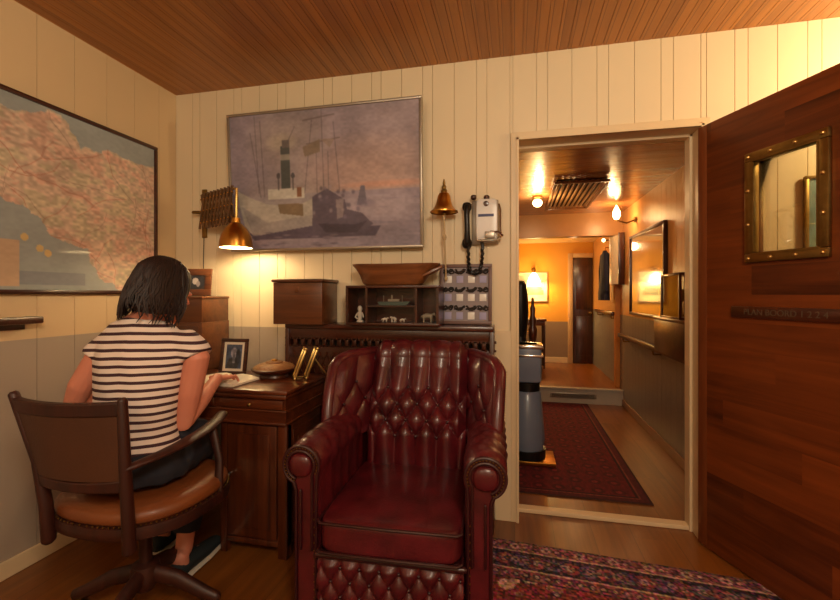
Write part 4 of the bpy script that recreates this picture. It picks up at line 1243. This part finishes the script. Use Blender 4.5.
# arms (right, left)
arms = {
 1: [L(-1.200, 1.385, 1.00), L(-1.165, 1.385, .95), L(-1.200, 1.390, .82), L(-1.232, 1.392, .705), L(-1.258, 1.51, .752), L(-1.290, 1.655, .818)],
 -1: [L(-1.485, 1.310, 1.00), L(-1.515, 1.295, .95), L(-1.570, 1.275, .85), L(-1.615, 1.275, .765), L(-1.60, 1.40, .775), L(-1.565, 1.60, .793)]}
ar_r = [.048, .046, .043, .036, .035, .024]
for sd, pts in arms.items(): loft(b, pts, ar_r, 14)
def hand(b, wrist, dirv, up, sd):
    d_ = dirv.normalized(); side = d_.cross(up).normalized()*1.0
    up = side.cross(d_).normalized()
    palm = wrist+d_*.045
    loft(b, [wrist, wrist+d_*.03, wrist+d_*.075], [(.014, .022), (.013, .034), (.011, .037)], 12, ref=up)
    ln = [.070, .078, .072, .056]
    for i in range(4):
        o_ = side*((i-1.5)*.0205)*(-sd)
        p0 = wrist+d_*.072+o_
        dd = (d_+side*((i-1.5)*.10)*(-sd)).normalized()
        p1 = p0+dd*ln[i]*.45+up*.004
        p2 = p1+dd*ln[i]*.30-up*.012
        p3 = p2+dd*ln[i]*.22-up*.014
        loft(b, [p0-dd*.015, p0, p1, p2, p3], [.009, .0088, .0082, .0076, .0064], 8)
    t0 = wrist+d_*.025-side*(-sd)*-.0*1+side*(.026*sd)
    t1 = t0+(d_*.6+side*.75*sd).normalized()*.038
    t2 = t1+(d_*.95+side*.25*sd-up*.2).normalized()*.03
    loft(b, [wrist+d_*.018+side*(.012*sd), t0, t1, t2], [.012, .0115, .0095, .0075], 8)
UPZ = Vector((0, 0, 1))
# thumb on the inner side: right hand thumb points to the left
hand(b, arms[1][-1], L(-1.315, 1.80, .803)-arms[1][-1], UPZ, -1)
hand(b, arms[-1][-1], L(-1.53, 1.80, .786)-arms[-1][-1], UPZ, 1)
# legs
legs = {
 1: [Vector((.095, .02, .590)), Vector((.11, .18, .590)), L(-1.425, 1.715, .545), L(-1.40, 1.64, .35), L(-1.365, 1.545, .115)],
 -1: [Vector((-.095, .02, .590)), Vector((-.12, .18, .590)), L(-1.60, 1.73, .545), L(-1.60, 1.72, .35), L(-1.60, 1.70, .115)]}
for sd, pts in legs.items(): loft(b, pts, [.074, .066, .050, .044, .034], 14)
ft = {1: (L(-1.360, 1.52, .06), L(-1.375, 1.735, .03)), -1: (L(-1.60, 1.68, .06), L(-1.62, 1.88, .03))}
for sd, (h_, t_) in ft.items(): loft(b, [h_+Vector((0, 0, .04)), h_+Vector((0, .01, -.01)), h_.lerp(t_, .5)+Vector((0, 0, .0)), t_], [.034, .034, .034, .026], 12)
body = fused(b, .0042, 4)
person = obj('person', body, M_skin, None, ang=180)
person.location = (PX, PY, 0); person.rotation_euler = (0, 0, PR)
tag(person, 'woman in striped shirt seated at the desk with her back turned, writing', 'person')
# shirt
ts = NT('striped_cotton')
tc = ts.add('ShaderNodeTexCoord'); sxyz = ts.add('ShaderNodeSeparateXYZ'); ts.l(tc.outputs['Object'], sxyz.inputs[0])
nzt = ts.add('ShaderNodeTexNoise', i_Scale=5.0); ts.l(tc.outputs['Object'], nzt.inputs['Vector'])
wob = ts.math('MULTIPLY', nzt.outputs['Fac'], .012)
zz = ts.math('ADD', sxyz.outputs[2], wob)
zz = ts.math('ADD', zz, ts.math('MULTIPLY', ts.math('ABSOLUTE', sxyz.outputs[0]), .05))
fr = ts.math('FRACT', ts.math('DIVIDE', zz, .0277))
st_ = ts.math('LESS_THAN', fr, .40)
cc = ts.mix(st_, rgb(236, 222, 212), rgb(66, 40, 48)); ts.l(cc, ts.b.inputs['Base Color']); ts.b.inputs['Roughness'].default_value = .85
b = BM()
sh = []
for (p, r_) in torso[:8]:
    sh.append((p, (r_[0]+.011, r_[1]+.011)))
sh = [((0, 0, .575), (.148, .172))]+sh[1:8]+[((.002, .035, 1.068), (.076, .125)), ((.004, .040, 1.092), (.064, .090))]
loft(b, [p for p, r in sh], [r for p, r in sh], 24, ref=Vector((0, 1, 0)), dome=False)
for sd in (-1, 1):
    pts = arms[sd]
    loft(b, [pts[0]+Vector((-sd*.07, 0, .008)), pts[0]+Vector((-sd*.015, 0, .006)), pts[1].lerp(pts[0], .55), pts[1].lerp(pts[0], .1)], [(.052, .05), (.058, .058), (.060, .060), (.061, .061)], 18, dome=False)
shb = fused(b, .006, 6)
# soft folds
for v in shb.verts:
    x, y, z = v.co
    v.co += v.normal*(.0035*math.sin(38*z+9*x+2*math.sin(14*x))*math.exp(-((z-.70)/.12)**2)+.0018*math.sin(60*x+20*z))
obj('shirt', shb, ts.m, person, ang=180)
# jeans
b = BM()
loft(b, [(0, .0, .525), (0, 0, .56), (0, 0, .63)], [(.142, .175), (.148, .182), (.128, .165)], 22, ref=Vector((0, 1, 0)), dome=False)
for sd, pts in legs.items(): loft(b, pts[:-1]+[pts[-2].lerp(pts[-1], .75)], [.098, .09, .070, .062, .052], 16, dome=False)
jb = fused(b, .007, 4)
for v in jb.verts:
    x, y, z = v.co
    v.co += v.normal*(.004*math.sin(70*y+30*x)*math.sin(22*z))
    if v.co.z < ZS and v.co.y < .2 and v.co.z > .45: v.co.z = ZS
obj('jeans', jb, M_jeans, person, ang=180)
# hair: rounded cap plus wavy locks to the nape
b = BM()
puff(b, (0, 0, 0), (.090, .104, .106), 2.3, 8, M=HM @ Matrix.Translation((0, -.022, .020)))
puff(b, (0, 0, 0), (.092, .074, .072), 2.4, 6, M=HM @ Matrix.Translation((0, -.044, -.035)))
rh = random.Random(12)
for k in range(680):
    a = math.radians(-200+220*rh.random())      # around the back from left to right side
    cx_, cy_ = math.cos(a), math.sin(a)
    lay = rh.random()
    ln = .62+.50*lay+rh.uniform(-.06, .06)-.16*max(0, -cy_)**6*(1 if abs(cx_-.15) < .35 else 0); wv = 2.5*a+rh.uniform(-1, 1); amp = rh.uniform(.005, .012); fq = rh.uniform(9, 20)
    out_ = 1.0+.10*lay*rh.random()+.03
    side = abs(cx_)
    pts = []; st0 = rh.uniform(0, .25)
    for i_ in range(9):
        t_ = st0+(1-st0)*i_/8; ph_ = t_*ln
        if ph_ < .42:
            th_ = ph_/.42*PI/2; rx, zz_ = math.sin(th_), math.cos(th_)*.098
        else:
            q1 = (ph_-.42)/.6; rx = 1.0+.10*math.sin(q1*PI*.9)+.05*q1; zz_ = -(ph_-.42)*.248
        rr_ = rx*out_
        w_ = amp*math.sin(fq*t_+wv)*(.2+t_)
        flick = .030*max(0, t_-.82)*5.5*side*(.9 if cx_ < 0 else .3)*rh.uniform(.3, 1.3)
        tang = Vector((-cy_, cx_, 0))
        p = Vector(((cx_*.087*rr_+(.004 if cx_ < 0 else 0))*(1.0)+cx_*flick, -.022+cy_*.098*rr_, .030+zz_))+tang*w_
        pts.append(hp(*p))
    loft(b, pts, [.003, .004, .0046, .0048, .0048, .0046, .004, .003, .001], 5)
for v in b.verts:
    q_ = HM.inverted() @ v.co
    if q_.y > .045 and q_.z < .055: v.co = HM @ Vector((q_.x, .045, q_.z))
obj('hair', b, M_hair, person, ang=70)
eye = mat('eye_dark', rgb(50, 40, 38), .3)
for sd in (-1, 1):
    bb = BM(); puff(bb, hp(sd*.030, .0885, .008), (.007, .005, .005), 2, 3); obj('eye', bb, eye, person)
# shoes
for sd, (h_, t_) in ft.items():
    b = BM(); d_ = (t_-h_); d_.z = 0; d_.normalize()
    base = Vector((h_.x, h_.y, 0))-d_*.035; tip = Vector((t_.x, t_.y, 0))+d_*.02
    loft(b, [base+Vector((0, 0, .050)), base.lerp(tip, .3)+Vector((0, 0, .052)), base.lerp(tip, .65)+Vector((0, 0, .042)), tip+Vector((0, 0, .034))], [(.034, .036), (.038, .037), (.030, .042), (.022, .034)], 16, ref=UPZ)
    so_ = obj('shoe', b, M_shoe, person)
    b = BM(); P4 = [base, base.lerp(tip, .3), base.lerp(tip, .65), tip]
    loft(b, [p+Vector((0, 0, .013)) for p in P4], [(.012, .042), (.012, .042), (.012, .047), (.012, .040)], 16, ref=UPZ, dome=True); obj('sole', b, M_rubber, so_)
# ================================================================ HALL FURNISHINGS
# machine pedestal beside the doorway
mc = thing('machine_pedestal', 'blue grey metal machine pedestal just inside the hall on the left', 'machine', (.085, 3.16, .0085))
M_bg = mat('blue_grey_enamel', rgb(118, 130, 152), .35, coat=.3)
b = BM(); loft(b, [(0, 0, .09), (0, 0, .16), (0, 0, .48), (0, 0, .50)], [.115, .125, .10, .085], 20, dome=False); obj('pedestal', b, M_bg, mc)
b = BM(); loft(b, [(0, 0, .03), (0, 0, .09)], .13, 20, dome=False); obj('band', b, M_black, mc)
b = BM(); loft(b, [(0, 0, .50), (0, 0, .56)], .09, 20, dome=False); obj('band', b, M_black, mc)
b = BM(); box(b, -.10, .10, -.10, .10, .56, .83, .03); obj('head', b, M_bg, mc)
b = BM(); box(b, -.11, .11, -.11, .11, .745, .762, .004); obj('chrome_rim', b, M_chrome, mc)
b = BM(); box(b, -.11, .11, -.11, .11, .80, .83, .01); obj('lid', b, M_chrome, mc)
b = BM(); box(b, -.16, .19, -.13, .12, .0, .03, .004); obj('foot_plate', b, M_brass, mc)
# white lidded top and dark cowl figure
b = BM(); loft(b, [(.05, 4.02, .78), (.05, 4.02, .86), (.05, 4.02, 1.02), (.05, 4.02, 1.16), (.055, 4.0, 1.27)], [.05, .06, .075, .07, .05], 14); loft(b, [(.05, 4.02, .84), (.05, 4.02, .009)], [.05, .12], 14, dome=False)
one('cowl_vent', b, M_black, (.05, 4.02, .009), 'dark rounded figure stand behind the grey machine at the hall left', 'stand', world=False)
# turned pedestal stand
b = BM(); lathe(b, [(.075, 0), (.08, .015), (.03, .05), (.022, .12), (.034, .2), (.022, .28), (.03, .40), (.036, .48), (.05, .56), (.05, .62), (.034, .66), (.042, .72), (.026, .78), (.03, .86), (.016, .90), (.016, .97), (.004, .985)], (.20, 5.02, FZ+.006), 20)
one('turned_stand', b, M_dwoodv, (.20, 5.02, FZ+.006), 'dark turned wooden stand on the hall step edge', 'stand')
# side table against the far wall
tb2 = thing('side_table', 'small dark side table beneath the lit picture in the far room', 'table', (.20, 6.15, FZ))
b = BM(); box(b, -.28, .22, -.18, .18, .66, .69, .006); box(b, -.26, .20, -.16, .16, .60, .66, .002); obj('table_top', b, M_desk, tb2)
for x in (-.25, .19):
    for y in (-.14, .14):
        b = BM(); loft(b, [(x, y, .60), (x, y, .02)], [.018, .012], 10); obj('leg', b, M_dwoodv, tb2)
b = BM(); box(b, -.24, .18, -.14, .14, .16, .18, .003); obj('lower_shelf', b, M_desk, tb2)
# lit picture and picture lamp
P = Pic(60, 44, (216, 200, 168)); P.rect(.06, .1, .94, .86, (196, 186, 160)); P.rect(.06, .62, .94, .80, (104, 112, 96)); P.ell(.7, .56, .2, .09, (88, 98, 90)); P.ell(.3, .62, .25, .05, (60, 70, 70)); P.bright(P.noise(8, .25))
pf = thing('landscape_picture', 'white framed landscape picture glowing under the far wall lamp', 'picture', (.17, FY, 1.30))
b = BM(); frame_bm(b, .62, .44, .022, .022, 0, .003); obj('frame', b, mat('white_frame', rgb(230, 214, 186), .4), pf)
pic_obj('print', P, .58, .40, M_pic, pf, Txyz(0, -.012, 0))
wl = thing('far_wall_lamp', 'glowing wall lamp above the white framed picture at hall end', 'lamp', (.28, FY, 1.56))
b = BM(); lathe(b, [(.035, 0), (.03, .01), (.008, .02), (.008, .10)], (0, 0, 0), 14, M=Matrix.Rotation(PI/2, 4, 'X')); loft(b, [(0, -.10, 0), (0, -.13, -.03), (0, -.13, -.06)], .008, 8); obj('lamp_arm', b, M_brassd, wl)
b = BM(); lathe(b, [(.02, -.05), (.06, -.10), (.10, -.19)], (0, -.13, 0), 20, close=False); obj('lamp_shade', b, M_bulb, wl)
b = BM(); puff(b, (0, -.13, -.12), (.03, .03, .04), 2, 4); obj('light_bulb', b, M_bulb, wl)
# hall ceiling spot
for loc, lab in (((.20, 3.98, HZ-.008), 'glowing ceiling spotlight left of the ceiling grating in the hall'),):
    sp = thing('ceiling_spotlight', lab, 'lamp', loc)
    b = BM(); lathe(b, [(.045, 0), (.045, -.015), (.02, -.02), (.02, -.03)], seg=20); obj('lamp_base', b, M_brassd, sp)
    b = BM(); puff(b, (0, 0, -.06), (.042, .042, .036), 2, 5); obj('light_bulb', b, M_bulb, sp)
sp = thing('hall_wall_lamp', 'glowing candle lamp high on the hall right wall', 'lamp', (HX-.008, 4.40, 1.93))
b = BM(); loft(b, [(0, 0, -.03), (-.08, 0, -.06), (-.17, 0, -.03), (-.17, 0, 0.0)], .008, 8); lathe(b, [(.03, 0), (.025, .012)], (-.012, 0, -.03), 12, M=Matrix.Rotation(PI/2, 4, 'Y')); obj('lamp_arm', b, M_brassd, sp)
b = BM(); lathe(b, [(.02, -.01), (.034, .02), (.034, .06), (.015, .10), (.003, .125)], (-.17, 0, -.01), 16); obj('light_bulb', b, M_bulb, sp)
# ceiling grating
gr = thing('ceiling_grating', 'slatted wooden grating on the hall ceiling between the lamps', 'grating', (.50, 3.95, HZ-.009))
b = BM(); frame_bm(b, .40, 1.06, .02, .018, 0, .002); b.transform(Matrix.Rotation(-PI/2, 4, 'X')); b.transform(Matrix.Translation((0, 0, -.018)) @ Matrix.Rotation(PI, 4, 'X') @ Matrix.Translation((0, 0, 0))); obj('frame', b, wood('grating_wood', rgb(104, 64, 36), rgb(150, 100, 60), 1, .35), gr)
M_slat = wood('slat_wood', rgb(150, 108, 70), rgb(200, 156, 108), 1, .3, None, .3)
for k in range(9):
    x = -.16+k*.040; b = BM(); box(b, x-.010, x+.010, -.50, .50, -.024, -.006, .002); obj('slat', b, M_slat, gr)
b = BM(); box(b, -.185, .185, -.50, .50, -.004, -.001); obj('shade_plate', b, M_dark, gr)  # dark sheet above the slats, painting the shade between them
# large glazed picture on the right wall
P = Pic(90, 66, (112, 104, 116)); P.put(P.Y*.8, (70, 62, 74)); P.ell(.35, .3, .35, .25, (176, 150, 140), .7, True); P.rect(0, .55, 1, .66, (90, 84, 98), .8)
for k in range(40): x = P.r.rand(); y = .5+.45*P.r.rand(); P.ell(x, y, .05, .02, [(60, 56, 70), (170, 150, 140), (96, 80, 84)][k % 3], .7, True)
for x in (.3, .42, .62, .7): P.line(x, .2, x+.02, .65, .006, (60, 50, 54), .8)
hp_ = thing('glazed_harbour_picture', 'large glazed harbour picture on the hall right wall', 'picture', (HX, 4.055, 1.375), -PI/2)
b = BM(); frame_bm(b, 1.0, .76, .025, .03, 0, .003); obj('frame', b, M_dwood, hp_)
pic_obj('print', P, .96, .72, attr_mat('glass_print', .12, 1.0), hp_, Txyz(0, -.018, 0))
# cabinet on the wall, glass case above
wc = thing('wall_cabinet', 'dark brown box cabinet fixed to the hall right wall below the glass case', 'cabinet', (HX-.008, 2.97, .80))
b = BM(); box(b, -.17, 0, -.30, .30, 0, .22, .006); obj('body', b, M_dwood, wc)
b = BM(); box(b, -.18, 0, -.31, .31, .22, .238, .004); obj('top_board', b, M_desk, wc)
gc = thing('glass_case', 'dark framed glass case with brass instrument on top of the hall cabinet', 'display case', (HX-.092, 3.0, 1.0385))
b = BM()
for x in (-.07, .07):
    for y in (-.16, .16): box(b, x-.007, x+.007, y-.007, y+.007, 0, .27)
box(b, -.077, .077, -.167, .167, .27, .285, .002); box(b, -.077, .077, -.167, .167, 0, .012, .002); box(b, .068, .076, -.15, .15, .01, .27)
obj('case_frame', b, M_dwood, gc)
b = BM(); box(b, -.071, -.069, -.153, .153, .0125, .27); box(b, -.063, .063, -.161, -.159, .0125, .27); obj('glass_panel', b, M_glass, gc)
b = BM(); lathe(b, [(.035, .0125), (.035, .022), (.01, .03), (.008, .10), (.03, .12), (.038, .15), (.03, .18), (.005, .19)], (HX-.085, 3.05, 1.038), 18)
one('brass_instrument', b, M_brass, (HX-.085, 3.05, 1.05), 'small brass instrument standing inside the hall glass case', 'instrument')
# handrail
hr = thing('handrail', 'dark wooden handrail along the hall right wall', 'handrail', (HX-.008, 3.7, .745))
b = BM(); box(b, -.075, -.035, -1.15, 1.1, 0, .045, .012); obj('rail', b, M_dwood, hr)
for y in (-.95, 0, .95): b = BM(); loft(b, [(0, y, -.03), (-.05, y, -.03), (-.055, y, .005)], .008, 8); obj('bracket', b, M_brassd, hr)
hr2 = thing('handrail', 'short dark handrail on the far room right wall beyond the step', 'handrail', (HX-.008, 5.6, .95))
b = BM(); box(b, -.075, -.035, -.5, .5, 0, .045, .012); obj('rail', b, M_dwood, hr2)
for y in (-.4, .4): b = BM(); loft(b, [(0, y, -.03), (-.05, y, -.03), (-.055, y, .005)], .008, 8); obj('bracket', b, M_brassd, hr2)
# pale curved wall panel
cp = thing('wall_shield', 'pale curved panel with dark edge on far hall right wall', 'panel', (HX-.008, 5.02, 1.30))
b = BM(); prism(b, [(0, -.16)]+[(-.10*math.sin(PI*k/12)**.8-.005, -.16+.32*k/12) for k in range(13)]+[(0, .16)], 0, .52); obj('panel', b, mat('pale_panel', rgb(238, 220, 190), .3), cp, ang=50)
b = BM(); box(b, -.06, 0, -.20, -.17, -.01, .54, .004); obj('edge_strip', b, M_dwoodv, cp)
# hanging dark blue coat
ct = thing('hanging_coat', 'dark blue coat hanging on the far hall wall under a bright spot', 'coat', (HX-.10, 5.35, 1.72))
b = BM(); loft(b, [(0, 0, -.02), (0, 0, -.10), (0, 0, -.30), (-.01, 0, -.52), (-.01, 0, -.60)], [(.02, .03), (.04, .10), (.045, .115), (.05, .15), (.045, .155)], 22, ref=Vector((1, 0, 0)), dome=False)
for v in b.verts: v.co += Vector((.014*math.sin(v.co.y*90), 0, 0))*min(1, -v.co.z*2)
obj('coat_body', b, mat('navy_cloth', rgb(38, 42, 66), .8, var=.4, vscale=20), ct)
for s in (-1, 1): b = BM(); loft(b, [(0, s*.09, -.08), (-.01, s*.14, -.25), (-.01, s*.15, -.48)], [.035, .034, .028], 12); obj('sleeve', b, bpy.data.materials['navy_cloth'], ct)
b = BM(); loft(b, [(.08, 0, .02), (.01, 0, .02), (0, 0, -.03)], .006, 8); obj('hook', b, M_brass, ct)
sp = thing('far_spot_lamp', 'small bright lamp above the hanging blue coat', 'lamp', (HX-.01, 5.42, 1.83))
b = BM(); loft(b, [(0, 0, 0), (-.07, 0, 0)], .007, 8); obj('lamp_arm', b, M_brassd, sp)
b = BM(); puff(b, (-.09, 0, 0), (.02, .02, .022), 2, 3); obj('light_bulb', b, M_bulb2, sp)
# framed sea chart seen through the door window
P = Pic(40, 50, (110, 140, 140)); P.ell(.5, .7, .5, .3, (130, 130, 90), .9, True); P.ell(.4, .3, .3, .2, (160, 176, 170), .8, True); P.bright(P.noise(8, .3))
sc = thing('framed_chart', 'blue green framed chart seen through the door window', 'picture', (1.46, YW-.008, 1.50))
b = BM(); frame_bm(b, .34, .46, .015, .02, 0, .002); obj('frame', b, M_brassd, sc)
pic_obj('print', P, .31, .43, M_pic, sc, Txyz(0, -.012, 0))
